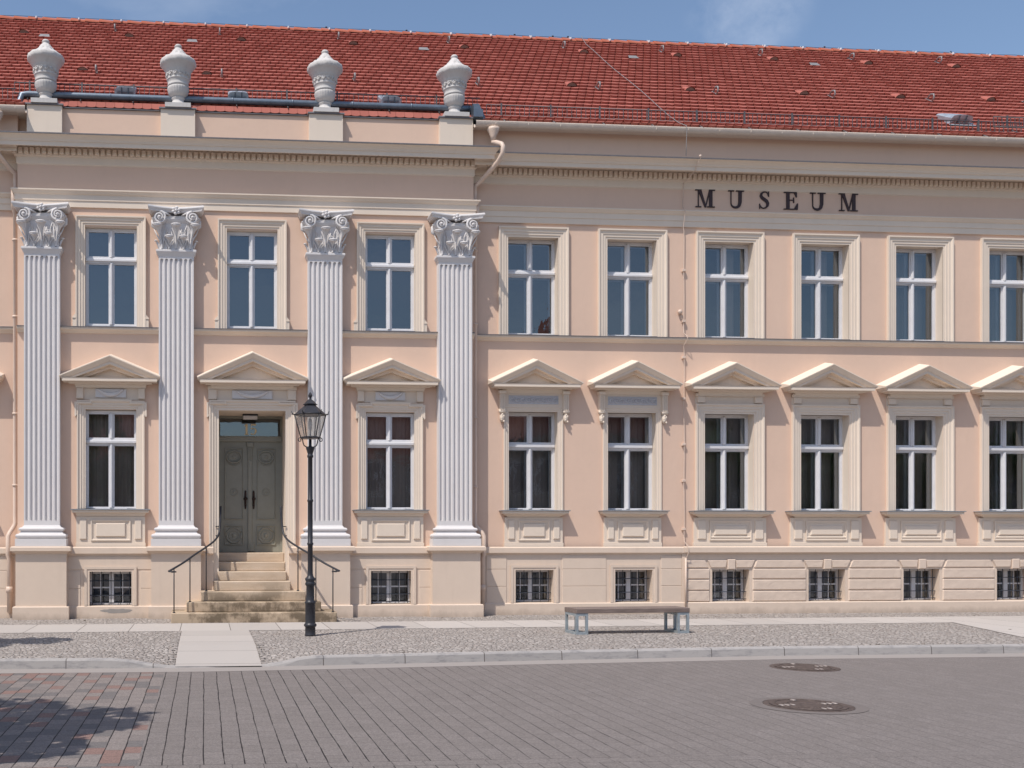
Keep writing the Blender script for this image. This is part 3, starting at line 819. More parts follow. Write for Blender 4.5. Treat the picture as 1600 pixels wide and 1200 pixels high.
# -- long wing lower with consoles and relief
def console(m, x):
    m.box(x-.055, x+.055, -.10, .0, 4.17, 4.53)
    for k in (-.032, 0, .032): m.bbox(x+k-.011, x+k+.011, -.118, -.09, 4.16, 4.50, .008)
    m.bbox(x-.075, x+.075, -.13, .0, 4.50, 4.57, .012)
    m.tube([(x-.065,-.075,4.145),(x+.065,-.075,4.145)], .036, 8)
    m.blob((x,-.05,4.03), .052, .055, .105, 10, 8)
    for k in range(5): m.blob((x+.03*math.sin(k*1.9), -.092, 4.08-.035*k), .020, .016, .026, 6, 4)
def proto_lower_console(loc, curtain):
    m = MB()
    prof = [(0,0),(0,.035),(.03,.035),(.035,.02),(.075,.02),(.08,.008),(.11,.008),(.11,-.01)]
    m.sweep([(-.62,2.12),(-.62,4.26),(.62,4.26),(.62,2.12)], prof, el)
    m.box(-.62,.62,-.03,.0,4.262,4.56)
    for s in (-1, 1): console(m, s*.665)
    r_ = m.build('window', M['cream'], mus, loc)
    lower_common(r_, 1.05, 2.08, 4.16, .215, .715, .20, .605, 0, curtain)
    pediment(r_, .945, 4.62, 4.715, 5.165, .32)
    q = MB(); q.bbox(-.52,.52,-.042,-.02,4.30,4.475,.004)
    for k in range(9):
        cx = -.45 + k*.1125; s = 1 if k % 2 else -1
        pts = [(cx+.045*(1-i/14)*math.cos(i*.75)*1.0, -.05, 4.388+s*.055*(1-i/14)*math.sin(i*.75)) for i in range(13)]
        q.tube(pts, .014, 5)
    q.tube([(-.5+.02*i, -.05, 4.388+.05*math.sin(i*.56)) for i in range(51)], .013, 5)
    q.build('relief_panel', M['relief'], r_)
    return r_
lc = proto_lower_console((XR[0],0,0), [(.02,.10)])
copy_tree(lc, mus, (XR[1],0,0)); copy_tree(lc, mus, (XL[0],0,0)); copy_tree(lc, mus, (XL[1],0,0))
# -- risalit lower
m = MB(); surround(m, .655, 2.12, 4.275, .165, ears=3.935)
m.box(-.655,.655,-.012,.01,4.275,4.56)
for s in (-1, 1): m.bbox(min(s*.665,s*.53), max(s*.665,s*.53), -.06, .0, 4.29, 4.50, .010)
m.box(-.68,.68,-.06,.0,4.502,4.56)
lz = m.build('window', M['cream'], mus, (XC[0],RY,0))
lower_common(lz, 1.005, 2.08, 4.08, .10, .765, .15, .665, 0, None, inner=False)
pediment(lz, .965, 4.60, 4.70, 5.10, .32); garland(lz, .30, 4.40, -.02)
copy_tree(lz, mus, (XC[2],RY,0))
# -- basement windows
def proto_base(loc, hw, yw, yg, rust=False):
    m = MB()
    e_ = .034
    m.box(-hw,-hw+e_,yw,yw+.05,BZ[0]+.01,BZ[1]-.01); m.box(hw-e_,hw,yw,yw+.05,BZ[0]+.01,BZ[1]-.01)
    m.box(-hw+e_,hw-e_,yw,yw+.05,BZ[1]-.05,BZ[1]-.01); m.box(-hw+e_,hw-e_,yw,yw+.05,BZ[0]+.01,BZ[0]+.05)
    m.box(-.045,.045,yw-.012,yw+.048,BZ[0]+.05,BZ[1]-.05)
    for s in (-1, 1):
        x0, x1 = (.045, hw-e_) if s > 0 else (-hw+e_, -.045)
        m.box((x0+x1)/2-.008,(x0+x1)/2+.008,yw+.01,yw+.045,BZ[0]+.05,BZ[1]-.05)
        z = BZ[0]+.05 + (BZ[1]-BZ[0]-.10)*.52
        m.box(x0, x1, yw+.012, yw+.043, z-.014, z+.014)
    r_ = m.build('basement_window', M['frame'], mus, loc)
    g = MB(); g.quad((-hw+.05,yw+.03,BZ[0]+.05),(hw-.05,yw+.03,BZ[0]+.05),(hw-.05,yw+.03,BZ[1]-.05),(-hw+.05,yw+.03,BZ[1]-.05)); g.build('window_pane', M['glass'], r_)
    g = MB()
    n = 5
    for i in range(n):
        x = -hw+.06 + (2*hw-.12)*i/(n-1)
        g.tube([(x,yg,BZ[0]+.02),(x,yg,BZ[1]-.005)], .0075, 6)
    for z in (BZ[0]+.05, BZ[0]+.20, BZ[1]-.185): g.box(-hw+.004, hw-.004, yg-.012, yg+.012, z-.008, z+.008)
    g.build('window_grille', M['grille'], r_)
    return r_
b1 = proto_base((XR[0],-.08,0), .40, .27, .14)
for x in XR[1:] + XL: copy_tree(b1, mus, (x,-.08,0))
b2 = proto_base((XC[0],RY-.08,0), .42, .22, .10); copy_tree(b2, mus, (XC[2],RY-.08,0))

# ---- pilasters ---------------------------------------------------------------
YF = -.40
def proto_pilaster(loc):
    hw = .34; yb = .02
    m = MB()
    m.prism_z([(-hw,yb),(-hw,-.18),(hw,-.18),(hw,yb)], 1.80, 1.90); m.prism_z([(-hw,yb),(-hw,-.18),(hw,-.18),(hw,yb)], 7.02, 7.10)
    # fluted body
    sec = [(-hw,yb),(-hw,-.18)]
    nfl = 7; fw = .066; gp = (2*hw - nfl*fw)/(nfl+1)
    for i in range(nfl):
        a = -hw + gp + i*(fw+gp)
        for k in range(9):
            t_ = k/8; sec.append((a+fw*t_, -.18 + .036*math.sin(PI*t_)**.75))
    sec += [(hw,-.18),(hw,yb)]
    n = len(sec)
    vs = [(x,y,1.90) for x, y in sec] + [(x,y,7.02) for x, y in sec]
    m.add(vs, [(i,i+1,n+i+1,n+i) for i in range(n-1)])
    # rounded ends of the flutes
    for i in range(nfl):
        cx = -hw + gp + i*(fw+gp) + fw/2
        for zc, sg in ((1.90,1),(7.02,-1)):
            vs = []; fs = []
            for k in range(9):
                q = PI*k/8; vs.append((cx-fw/2*math.cos(q), -.1795, zc+sg*.033*math.sin(q)))
            # the filled corners above the arc
            vs2 = [(cx-fw/2*math.cos(PI*k/8), -.1795, zc) for k in range(9)]
            m.add([( -fw/2+cx,-.1795,zc)] + [(cx-fw/2*math.cos(PI*k/8), -.1795, zc+sg*.036*(1-math.sin(PI*k/8))) for k in range(9)] + [(cx+fw/2,-.1795,zc)], [tuple(range(11))])
    r_ = m.build('pilaster', M['white'], mus, loc)
    # base
    U = [(-hw,yb),(-hw,-.18),(hw,-.18),(hw,yb)]
    b = MB()
    arcp = lambda n0, z0, r, rz, k=6: [(n0 + r*math.sin(PI*i/k), z0 - rz*math.cos(PI*i/k)+rz) for i in range(k+1)]
    prof = [(0,1.412),(.145,1.412),(.145,1.555),(.105,1.557)] + arcp(.095,1.56,.045,.045) + [(.075,1.655),(.055,1.69)] + arcp(.05,1.70,.038,.035) + [(.03,1.775),(.02,1.79),(.0,1.815)]
    b.sweep(U, prof, plan, smooth=False); b.build('pilaster_base', M['white'], r_)
    # pedestal
    p = MB(); pw = .482; Yp = -.28
    p.prism_z([(-pw,0),(-pw,Yp),(pw,Yp),(pw,0)], .0, 1.29)
    Up = [(-pw,.0),(-pw,Yp),(pw,Yp),(pw,.0)]
    p.sweep(Up, [(0,.0),(.05,.0),(.05,.235),(.035,.25),(0,.252)], plan)
    p.sweep(Up, [(0,1.265),(.015,1.27),(.04,1.30),(.085,1.315),(.09,1.32),(.09,1.385),(.07,1.40),(.065,1.409),(0,1.411)], plan)
    p.build('pedestal', M['plinth'], r_)
    # capital
    c = MB(); z0 = 7.19; yf = -.18
    c.sweep(U, [(0,7.06),(.01,7.08),(.03,7.12),(.05,7.15),(.05,7.185),(.03,7.195),(0,7.196)], plan)
    c.prism_z([(-.325,yb),(-.325,yf-.005),(.325,yf-.005),(.325,yb)], 7.196, 7.85)
    # kalathos lip under the abacus
    c.sweep([(-.325,yb),(-.325,yf),(.325,yf),(.325,yb)], [(0,7.70),(.03,7.74),(.05,7.78),(.05,7.84),(0,7.85)], plan)
    # abacus, concave front
    def aba(k):
        P = [(-.50-k,yb)]
        for i in range(13):
            t_ = -1+i/6; P.append((t_*(.505+k), yf-.06-.15*abs(t_)**1.6-k))
        P.append((.50+k,yb)); return P
    la = [(7.895,-.035),(7.915,.0),(7.93,.002),(7.945,.02),(7.965,.035),(7.988,.03),(8.0,.02)]
    for (za, ka), (zb, kb) in zip(la, la[1:]):
        A = aba(ka); B = aba(kb); n = len(A)
        c.add([(x,y,za) for x, y in A]+[(x,y,zb) for x, y in B], [(i,i+1,n+i+1,n+i) for i in range(n-1)])
    c.prism_z(aba(-.005), 7.90, 7.99)
    # volutes
    for s in (-1, 1):
        cx, cy, cz = s*.318, yf-.115, 7.785
        pts = []; rr = []
        for i in range(44):
            q = PI/2 + i*.30; rad = .122*(1-i/50)
            pts.append((cx - s*rad*math.cos(q)*-1, cy - .06*(i/44), cz + rad*math.sin(q))); rr.append(.026*(1-i/62))
        c.tube(pts, rr, 6)
        c.blob((cx,cy-.05,cz), .028,.03,.028, 8, 6)
        n = 20
        vs = [(cx+.115*math.cos(2*PI*k/n), cy+.01, cz+.115*math.sin(2*PI*k/n)) for k in range(n)] + [(cx+.135*math.cos(2*PI*k/n), cy+.14, cz+.135*math.sin(2*PI*k/n)) for k in range(n)]
        c.add(vs, [tuple(range(n))]+[(k,(k+1)%n,n+(k+1)%n,n+k) for k in range(n)], 0, False)
        # band leading from the volute to the middle
        c.tube([(cx-s*.02,cy,cz+.125),(cx-s*.13,cy+.03,cz+.085),(cx-s*.22,cy+.07,cz+.06)], [.026,.022,.012], 6)
        c.blob((s*.44,yf-.02,7.79), .035,.04,.03, 8, 6)
        # side volute behind, seen in profile
        c.tube([(s*.40,yf+.05,7.83),(s*.455,yf+.04,7.76),(s*.455,yf+.04,7.66),(s*.40,yf+.04,7.60)], [.03,.035,.035,.02], 8)
    # leaves: stalk, spreading blade and curled lip
    def leaf(x, zt_, w_, lean, out, zb=7.20):
        k = 9; vs = []; fs = []
        for i in range(k):
            t_ = i/(k-1); hwid = w_*(.20-.10*math.sin(PI*t_)+.34*t_**5)
            yy = yf - .012 - out*t_**2.6 - .02; xx = x + lean*t_**2; z = zb + (zt_-zb)*t_
            for q, dy in ((-1,.03),(-.55,.0),(0,-.022),(.55,.0),(1,.03)): vs.append((xx+q*hwid, yy+dy, z))
        for i in range(k-1):
            for j in range(4): fs.append((i*5+j,i*5+j+1,(i+1)*5+j+1,(i+1)*5+j))
        c.add(vs, fs, 0, True)
        yy = yf-.03-out
        c.blob((x+lean, yy-.01, zt_), w_*.52, .065, .026, 12, 6)
        c.blob((x+lean, yy-.03, zt_-.022), w_*.36, .035, .022, 10, 6)
        for s in (-1, 1):   # curling side fronds
            c.tube([(x+s*.012,yf-.02,zb),(x+s*w_*.18,yf-.03,zb+(zt_-zb)*.35),(x+s*w_*.40+lean*.3,yf-.03,zb+(zt_-zb)*.62),(x+s*w_*.52+lean*.6,yf-.035,zb+(zt_-zb)*.86)], [.010,.014,.013,.007], 6)
    leaf(0,7.645,.20,0,.12)
    for s in (-1, 1):
        leaf(s*.140,7.425,.165,0,.085); leaf(s*.275,7.64,.19,s*.095,.12)
        c.tube([(s*.33,yf+.06,7.20),(s*.35,yf+.06,7.30),(s*.385,yf+.06,7.37)], [.015,.025,.02], 6); c.blob((s*.395,yf+.05,7.375), .035,.05,.018, 8, 5)
        c.tube([(s*.20,yf-.01,7.45),(s*.17,yf-.02,7.56),(s*.21,yf-.04,7.66)], [.01,.014,.008], 6)
    # rosette
    for k in range(6): c.blob((.055*math.cos(k*PI/3+.3), yf-.115, 7.925+.055*math.sin(k*PI/3+.3)), .036,.03,.032, 8, 5)
    c.blob((0,yf-.14,7.925), .03,.03,.03, 8, 5)
    c.build('capital', M['white'], r_)
    return r_
pl = proto_pilaster((XP[0],RY,0))
for x in XP[1:]: copy_tree(pl, mus, (x,RY,0))

# ---- door ------------------------------------------------------------------
DC = .937
d = MB()
pr_ = [(0,0),(0,.07),(.03,.07),(.045,.05),(.085,.05),(.09,.03),(.135,.03),(.14,.015),(.195,.015),(.195,-.01)]
d.sweep([(-.855,.25),(-.855,4.285),(.855,4.285),(.855,.25)], [(a, h) for a, h in pr_], el)
pe = [(0,0),(0,.078),(.03,.075),(.045,.055),(.048,0)]
d.sweep([(-.855,3.99),(-.88,3.94),(-.90,3.96),(-.90,4.24),(-.55,4.24),(-.55,4.287),(.55,4.287),(.55,4.24),(.90,4.24),(.90,3.96),(.88,3.94),(.855,3.99)], pe, el)
d.box(-.86,.86,-.012,.01,4.285,4.56)
for s in (-1, 1): d.bbox(min(s*.87,s*.70), max(s*.87,s*.70), -.06, .0, 4.30, 4.50, .01)
d.box(-.88,.88,-.06,.0,4.502,4.56)
dr = d.build('doorcase', M['cream'], mus, (DC,RY,0))
pediment(dr, 1.085, 4.60, 4.70, 5.195, .32); garland(dr, .40, 4.40, -.02)
door = MB(); YD = .80
f = MB()   # door frame with transom bar, in local coordinates of the door
f.box(-.675,-.63,-.02,.06,1.265,4.10); f.box(.63,.675,-.02,.06,1.265,4.10); f.box(-.63,.63,-.02,.06,4.045,4.10)
f.bbox(-.665,.665,-.055,.05,3.565,3.67,.015); f.bbox(-.665,.665,-.07,.03,3.645,3.68,.01)
dd = f.build('entrance_door', M['door'], mus, (DC,YD,0))
def ring(m, cx, cz, rx, rz, y, r_, n=24):
    m.tube([(cx+rx*math.cos(2*PI*i/n), y, cz+rz*math.sin(2*PI*i/n)) for i in range(n+1)], r_, 5)
def rect(m, x0, x1, z0, z1, y, w_, h_):
    m.sweep([(x0,z0),(x0,z1),(x1,z1),(x1,z0)], [(0,0),(0,h_),(w_*.5,h_*1.2),(w_,h_*.4),(w_,0)], lambda a, b, h: (a, y-h, b), closed=True)
for s in (-1, 1):
    L = MB()
    xa, xb = (-.63,-.008) if s < 0 else (.008,.63)
    L.box(xa, xb, 0, .05, 1.275, 3.565)
    c0, c1 = (xa+.10, xb-.13) if s < 0 else (xa+.13, xb-.10)
    rect(L, c0, c1, 1.95, 3.43, 0, .026, .020); rect(L, c0, c1, 1.42, 1.83, 0, .026, .020)
    cx = (c0+c1)/2
    ring(L, cx, 3.25, .155, .125, -.012, .018); ring(L, cx, 3.25, .11, .085, -.006, .010)
    L.blob((cx,-.002,3.25), .05,.018,.04, 10, 6)
    L.tube([(cx-.155,-.005,3.21),(cx-.10,-.006,3.11),(cx,-.007,3.07),(cx+.10,-.006,3.11),(cx+.155,-.005,3.21)], .012, 5)
    for q in (-1, 1): L.tube([(cx+q*.165,-.005,3.24),(cx+q*.17,-.005,3.06)], .008, 5)
    ring(L, cx, 2.52, .075, .075, -.004, .009); L.blob((cx,-.002,2.52), .028,.014,.028, 8, 5)
    n = 8
    L.tube([(cx+.165*math.cos(2*PI*(i+.5)/n), -.006, 1.62+.165*math.sin(2*PI*(i+.5)/n)) for i in range(n+1)], .018, 5)
    ring(L, cx, 1.62, .10, .10, -.005, .010); L.blob((cx,-.004,1.62), .045,.022,.045, 10, 6)
    lf = L.build('door_leaf', M['door'], dd)
    hx = -.095 if s < 0 else .075
    h = MB()
    h.bbox(hx-.022, hx+.022, -.012, .0, 2.22, 2.50, .004); h.blob((hx,-.012,2.52), .02,.012,.035, 8, 6); h.blob((hx,-.012,2.20), .018,.012,.035, 8, 6)
    h.blob((hx,-.018,2.38), .045,.018,.035, 8, 6); h.tube([(hx,-.01,2.42),(hx,-.06,2.42),(hx-s*-.01,-.075,2.36),(hx,-.07,2.28),(hx,-.02,2.27)], .012, 6)
    h.build('door_handle', M['handle'], lf) if False else h.build('door_handle', M['handle'], dd)
st = MB()
st.bbox(-.045,.045,-.035,.02,1.285,3.19,.012); st.bbox(-.075,.075,-.05,.02,3.45,3.56,.015); st.bbox(-.055,.055,-.04,.02,3.19,3.45,.012)
for k in (-.03,0,.03): st.bbox(k-.009,k+.009,-.052,-.03,3.21,3.43,.006)
st.bbox(.0,.09,-.045,.01,1.285,1.46,.006)
st.build('door_post', M['door'], dd)
tr = MB(); tr.quad((-.62,.03,3.68),(.62,.03,3.68),(.62,.03,4.045),(-.62,.03,4.045)); tr.build('transom_pane', M['glass'], dd)
tb = MB(); tb.box(-.47,-.44,.035,.05,3.58,3.98); 
# house number: serif figures 1 and 5, gilded
num = MB(); zb_ = 3.712; hh = .225
def five(cx, z, h):
    num.box(cx-.052, cx-.040, .012, .026, z+.50*h, z+.98*h)
    num.prism([(cx-.052,z+h),(cx+.055,z+h),(cx+.062,z+h*1.06),(cx+.050,z+.86*h),(cx-.040,z+.88*h)], .0115, .0265)
    pts = [(-.046,.50),(-.030,.575),(-.002,.61),(.030,.575),(.050,.46),(.050,.30),(.034,.14),(.004,.045),(-.030,.04),(-.050,.10)]
    wd = [.004,.006,.008,.012,.017,.018,.014,.008,.007,.010]; n = len(pts); P = [Vector((cx+a_, z+b_*h)) for a_, b_ in pts]; L_, R_ = [], []
    for i in range(n):
        d_ = (P[min(n-1,i+1)]-P[max(0,i-1)]).normalized(); nn = Vector((-d_.y, d_.x)); L_.append(P[i]+nn*wd[i]); R_.append(P[i]-nn*wd[i])
    for i in range(n-1): num.prism([tuple(L_[i]),tuple(L_[i+1]),tuple(R_[i+1]),tuple(R_[i])], .0118-.00005*i, .026)
    num.blob((cx-.040,.019,z+.11*h), .017,.008,.017, 8, 5)
num.box(-.092,-.048,.012,.026,zb_,zb_+hh); num.box(-.115,-.025,.0115,.0265,zb_-.001,zb_+.016); num.prism([(-.0875,zb_+hh),(-.0875,zb_+hh-.03),(-.118,zb_+hh-.05),(-.118,zb_+hh-.035)], .0125, .0255)
five(.072, zb_, hh)
num.build('house_number', M['gold'], dd)
lm = MB(); lm.box(-.165,.145,-.44,-.26,4.065,4.09); lm.bbox(-.155,.135,-.43,-.27,3.995,4.065,.008,1)
lm.build('door_lamp', [M['cast'], M['frame']], dd)

# ---- parapet, gutters, downpipes ------------------------------------------
a = MB()
a.box(RX0+.25, RX1-.18, RY+.0, RY+.26, 9.30, 9.955)
a.box(RX0-.03, RX0+.24, -.02, .2, 9.27, 9.80); a.box(RX1-.17, RX1+.03, -.02, .2, 9.27, 9.80)
a.build('parapet', M['peach'], mus)
for xa_, xb_ in ((RX1, WX1), (WX0, RX0)): a = MB(); a.box(xa_, xb_, -.20, .0, 9.262, 9.802); a.build('attic_band', M['peach'], mus)
a = MB(); a.sweep([(RX0+.25,RY),(RX1-.18,RY)], [(-.28,9.957),(.035,9.957),(.037,9.972),(-.1,9.99),(-.28,9.99)], plan); a.build('parapet_flashing', M['lead'], mus)
XU = [-3.10, -.525, 2.394, 5.02]
for x in XU:
    a = MB(); a.box(x-.335, x+.335, RY-.13, RY+.30, 9.30, 9.958); b_ = a.build('parapet_block', M['cream'], mus)
    a = MB(); a.box(x-.365, x+.365, RY-.165, RY+.32, 9.960, 9.985); a.build('block_cap', M['lead'], b_)
def gut(x0, x1):
    a = MB()
    prof = [(.525,9.855),(.535,9.865),(.547,9.855)] + [(.455+.088*math.cos(q), 9.842+.088*math.sin(q)) for q in [-.0-.35*i for i in range(9)]] + [(.36,9.842)]
    a.sweep([(x0,0),(x1,0)], prof, plan, smooth=True, caps=False)
    x = x0+.4
    while x < x1:
        a.tube([(x,-.455-.09*math.sin(q),9.842-.09*math.cos(q)) for q in [-1.4+.35*i for i in range(9)]], .006, 4); x += .66
    a.build('gutter', M['gutter'], mus)
    a = MB(); a.box(x0, x1, -.36, .02, 9.80, 9.85); a.build('eaves_board', M['cream'], mus)
gut(RX1-.03, WX1+.1); gut(WX0-.1, RX0+.2)
def downpipe(sx, xh, xl, xw, xo):
    a = MB()
    a.lathe([(.055,-.20),(.06,-.12),(.12,.0),(.125,.05)], (xh,-.45,9.70), 12)
    P = [(xh,-.45,9.55),(xh,-.46,9.46),(xh+sx*.02,-.57,9.42),(xh+sx*.10,-.70,9.34),(xh+sx*.115,-.735,9.28),(xh+sx*.11,-.735,9.16),(xh+sx*.05,-.62,9.02),(xl+sx*.10,-.20,8.78),(xl,-.10,8.70),(xl,-.08,8.55),(xl,-.08,8.42),(xl+sx*.02,-.19,8.35),(xl+sx*.02,-.19,8.0),(xl,-.09,7.93),(xl,-.09,1.86),(xl+sx*.02,-.10,1.80),(xo,-.15,1.66),(xo+sx*.02,-.19,1.60),(xo+sx*.02,-.20,1.24),(xo,-.165,1.15),(xo,-.165,.12)]
    a.tube(P, .046, 10)
    for z in (7.4,5.9,4.0,2.6): a.tube([(xl,-.09,z-.02),(xl,-.09,z+.02)], .060, 10)
    a.tube([(xo,-.165,.50),(xo,-.165,.62)], .064, 10); a.lathe([(.03,0),(.03,.10)], (xo,-.165,.1), 8)
    a.build('downpipe', M['pipe'], mus)
downpipe(1, 5.74, 5.465, 5.46, 5.60)
downpipe(-1, -3.98, -3.70, -3.7, -3.80)

# ---- roof ---------------------------------------------------------------------
EY, EZ, RYD, RZD = -.42, 9.89, 5.15, 14.31
slope = math.atan2(RZD-EZ, RYD-EY); SL = math.hypot(RZD-EZ, RYD-EY)
def rp(x, s, h=0):
    """point on the roof: x along the eaves, s metres up the slope, h above it"""
    return (x, EY + s*math.cos(slope) - h*math.sin(slope), EZ + s*math.sin(slope) + h*math.cos(slope))
def rs(y): return (y-EY)/math.cos(slope)
t = MB()
RXA, RXB = WX0-.3, WX1+.3
t.quad(rp(RXA,.02,-.03),rp(RX0+.1,.02,-.03),rp(RX0+.1,SL,-.03),rp(RXA,SL,-.03)); t.quad(rp(RX1+.08,.02,-.03),rp(RXB,.02,-.03),rp(RXB,SL,-.03),rp(RX1+.08,SL,-.03))
t.quad(rp(RX0+.1,rs(-.12),-.03),rp(RX1+.08,rs(-.12),-.03),rp(RX1+.08,SL,-.03),rp(RX0+.1,SL,-.03))
t.quad((RXA,RYD,RZD-.03),(RXB,RYD,RZD-.03),(RXB,11.2,9.87),(RXA,11.2,9.87))
NROW = 28; gauge = SL/NROW; tw = .18; th = .018
rnd = random.Random(3)
vs = t.v; 
for row in range(NROW):
    s0 = row*gauge + (.03 if row == 0 else -.06); s1 = row*gauge + gauge - .01
    n = int((RXB-RXA)/tw)
    for i in range(n+1):
        x = RXA + (i + (.5 if row % 2 else 0))*tw
        if RX0+.1 < x < RX1+.08 and s0 < rs(-.22): continue
        lift = .060 + rnd.uniform(-.004,.006); ds = rnd.uniform(-.006,.006); hw = tw/2-.0002
        low = [(-hw, .042), (-hw*.80, .016), (-hw*.42, .003), (0, 0), (hw*.42, .003), (hw*.80, .016), (hw, .042)]
        tilt = rnd.uniform(-.003,.003)
        top = [rp(x+hw, s1, .004), rp(x-hw, s1, .004)]
        up_ = [rp(x+a, s0+b+ds, lift+tilt*a/hw+.0) for a, b in low]
        dn = [rp(x+a, s0+b+ds+.002, lift+tilt*a/hw-.052) for a, b in low]
        o = len(t.v)
        t.add(top + up_ + dn, [(0,1)+tuple(range(2,9))] + [(2+k, 3+k, 10+k, 9+k) for k in range(6)] + [(1,2,9),(0,8,15)])
for i in range(int((RX1-RX0)/tw)):
    x = RX0+.16 + i*tw; k = rnd.uniform(-.006,.006)
    t.add([(x-.088,-.225+k,10.012),(x-.05,-.227+k,10.0),(x,-.228+k,9.995),(x+.05,-.227+k,10.0),(x+.088,-.225+k,10.012),(x+.088,-.165,10.13),(x-.088,-.165,10.13)], [(0,1,2,3,4,5,6)])
roof = t.build('roof', M['tile'], mus)
t = MB(); x = RXA; k = 0
while x < RXB:
    vs = []; fs = []
    for e, (xx, rr) in enumerate(((x, .115),(x+.385, .100))):
        for i in range(9):
            q = PI*i/8; vs.append((xx, RYD - rr*math.cos(q)*1.05, RZD-.035+rr*math.sin(q)*.95 + (.012 if e == 0 else 0)))
    for i in range(8): fs.append((i,i+1,9+i+1,9+i))
    fs.append(tuple(range(9)))
    t.add(vs, fs, 0, False); x += .345; k += 1
t.build('ridge_tiles', M['ridge'], roof)
t = MB(); x = RXA+.2
pts = []
while x < RXB:
    t.bbox(x-.02, x+.02, RYD-.135, RYD-.03, RZD+.0, RZD+.055, .01); t.tube([(x,RYD,RZD+.05),(x,RYD,RZD+.115)], .009, 5)
    x += 1.035
t.build('ridge_clips', M['frame'], roof)
t = MB(); t.tube([(RXA+i*.5, RYD, RZD+.108-.012*math.sin(i*PI/2.07)**2) for i in range(int((RXB-RXA)/.5))], .006, 5)
for x in (3.05,5.1,7.9,8.9,9.3,16.2,19.7): t.blob((x,RYD,RZD+.125), .03,.02,.018, 6, 4)
t.build('lightning_wire', M['grille'], roof)
def guard(x0, x1, s):
    g = MB(); y, z = rp(0, s)[1:]
    for h in (.06, .27): g.tube([(x0,y,z+h),(x1,y,z+h)], .011, 5)
    x = x0
    while x < x1:
        g.box(x-.005, x+.005, y-.006, y+.006, z+.05, z+.275); x += .098
    x = x0+.3
    while x < x1:
        g.box(x-.016, x+.016, y-.03, y-.012, z-.02, z+.30)
        q = rp(x, s-.35, .05); g.tube([(x,y-.02,z+.0),q], .012, 5); x += 1.02
    g.build('snow_guard', M['guard'], roof)
guard(-3.75, 5.62, rs(.10)); guard(5.66, 17.15, rs(-.24)); guard(16.75, RXB, rs(.06)); guard(RXA, -3.65, rs(-.24))
z_ = MB(); s = rs(-.06); P = [rp(x, s, .10) for x in [-3.45+.2*i for i in range(45)]]
z_.tube([(-3.60,-.22,9.98),(-3.60,-.16,10.10)] + [(-3.56,P[0][1]-.01,P[0][2]-.02)] + P, .062, 12)
for i in range(2, 45, 6): z_.tube([P[i], P[i+1]] if False else [(P[i][0]-.012,*P[i][1:]),(P[i][0]+.012,*P[i][1:])], .069, 12)
z_.build('zinc_pipe', M['zinc'], roof)
z_ = MB(); z_.prism_z([(5.33,-.50),(5.52,-.50),(5.60,-.05),(5.40,.05)], 9.95, 10.10)
z_.prism([(5.34,10.24),(5.46,10.24),(5.60,9.94),(5.38,9.94)], -.42, -.05); z_.build('flashing_piece', M['zinc'], roof)
def vent(x, s, big=0):
    v = MB(); w_ = .20 if not big else .24
    a = [(-w_,0),(-w_,.13),(-w_*.85,.185),(-w_*.5,.20),(w_*.5,.20),(w_*.85,.185),(w_,.13),(w_,0)]
    n = len(a); f0 = [rp(x+p, s-.10, h+.03) for p, h in a]; f1 = [rp(x+p, s+.42, h*.45+.02) for p, h in a]
    v.add(f0+f1, [tuple(range(n))]+[(i,i+1,n+i+1,n+i) for i in range(n-1)])
    for q in (-.33,.33): v.add([rp(x+w_*q-.012,s-.13,.06),rp(x+w_*q+.012,s-.13,.06),rp(x+w_*q+.012,s-.11,.225),rp(x+w_*q-.012,s-.11,.225),rp(x+w_*q+.012,s+.35,.12),rp(x+w_*q-.012,s+.35,.12)], [(0,1,2,3),(3,2,4,5)], 1)
    q_ = [rp(x-w_*.8,s-.112,.05),rp(x+w_*.8,s-.112,.05),rp(x+w_*.8,s-.112,.15),rp(x-w_*.8,s-.112,.15)]
    v.add(q_, [(0,1,2,3)], 2)
    v.add([rp(x-w_-.06,s-.22,.052),rp(x+w_+.06,s-.22,.052),rp(x+w_+.06,s-.05,.056),rp(x-w_-.06,s-.05,.056)], [(0,1,2,3)], 0)
    v.build('skylight', [M['zinc_light'], M['zinc'], M['glass']], roof)
for x, y in ((-1.58,.21),(.67,.15),(3.77,.21),(16.07,.26)): vent(x, rs(y), x > 10)
hk = MB()
q0 = [(-.016,.0),( .016,.0)]
hk.add([rp(-.022,-.10,.055),rp(.022,-.10,.055),rp(.022,.16,.05),rp(-.022,.16,.05)], [(0,1,2,3)])
hk.tube([rp(0,-.10,.05),rp(0,-.11,.14),rp(0,-.05,.20),rp(0,.05,.17),rp(0,.10,.06)], .018, 6)
hk = hk.build('roof_hook', M['hook'], roof)
def at_roof(o, x, y):
    p_ = Vector(rp(x, rs(y))) - Vector(rp(0, 0)); o.location = p_
hooks = [(-2.29,1.48),(.36,1.52),(-2.15,4.42),(.36,4.44),(3.26,4.47),(6.01,4.5),(3.23,1.56),(5.95,1.56),(8.91,4.45),(11.42,4.42),(14.01,4.45),(8.66,1.56),(11.34,1.54),(16.4,4.40),(18.75,4.40),(14.07,1.56),(16.41,1.56),(18.78,1.6)]
for i, (x, y) in enumerate(hooks):
    o = hk if i == 0 else hk.copy()
    if i: COL.objects.link(o); o.parent = roof
    at_roof(o, x, y)
vt = MB(); n = 8
A = [(.12*math.cos(PI*i/n), .085*math.sin(PI*i/n)) for i in range(n+1)]
vt.add([rp(a_,-.10,h_+.045) for a_, h_ in A] + [rp(a_*.6,.26,h_*.1+.035) for a_, h_ in A], [(i,i+1,n+1+i+1,n+1+i) for i in range(n)], 0, True)
vt.add([rp(a_*.85,-.085,h_*.85+.045) for a_, h_ in A], [tuple(range(n+1))], 1)
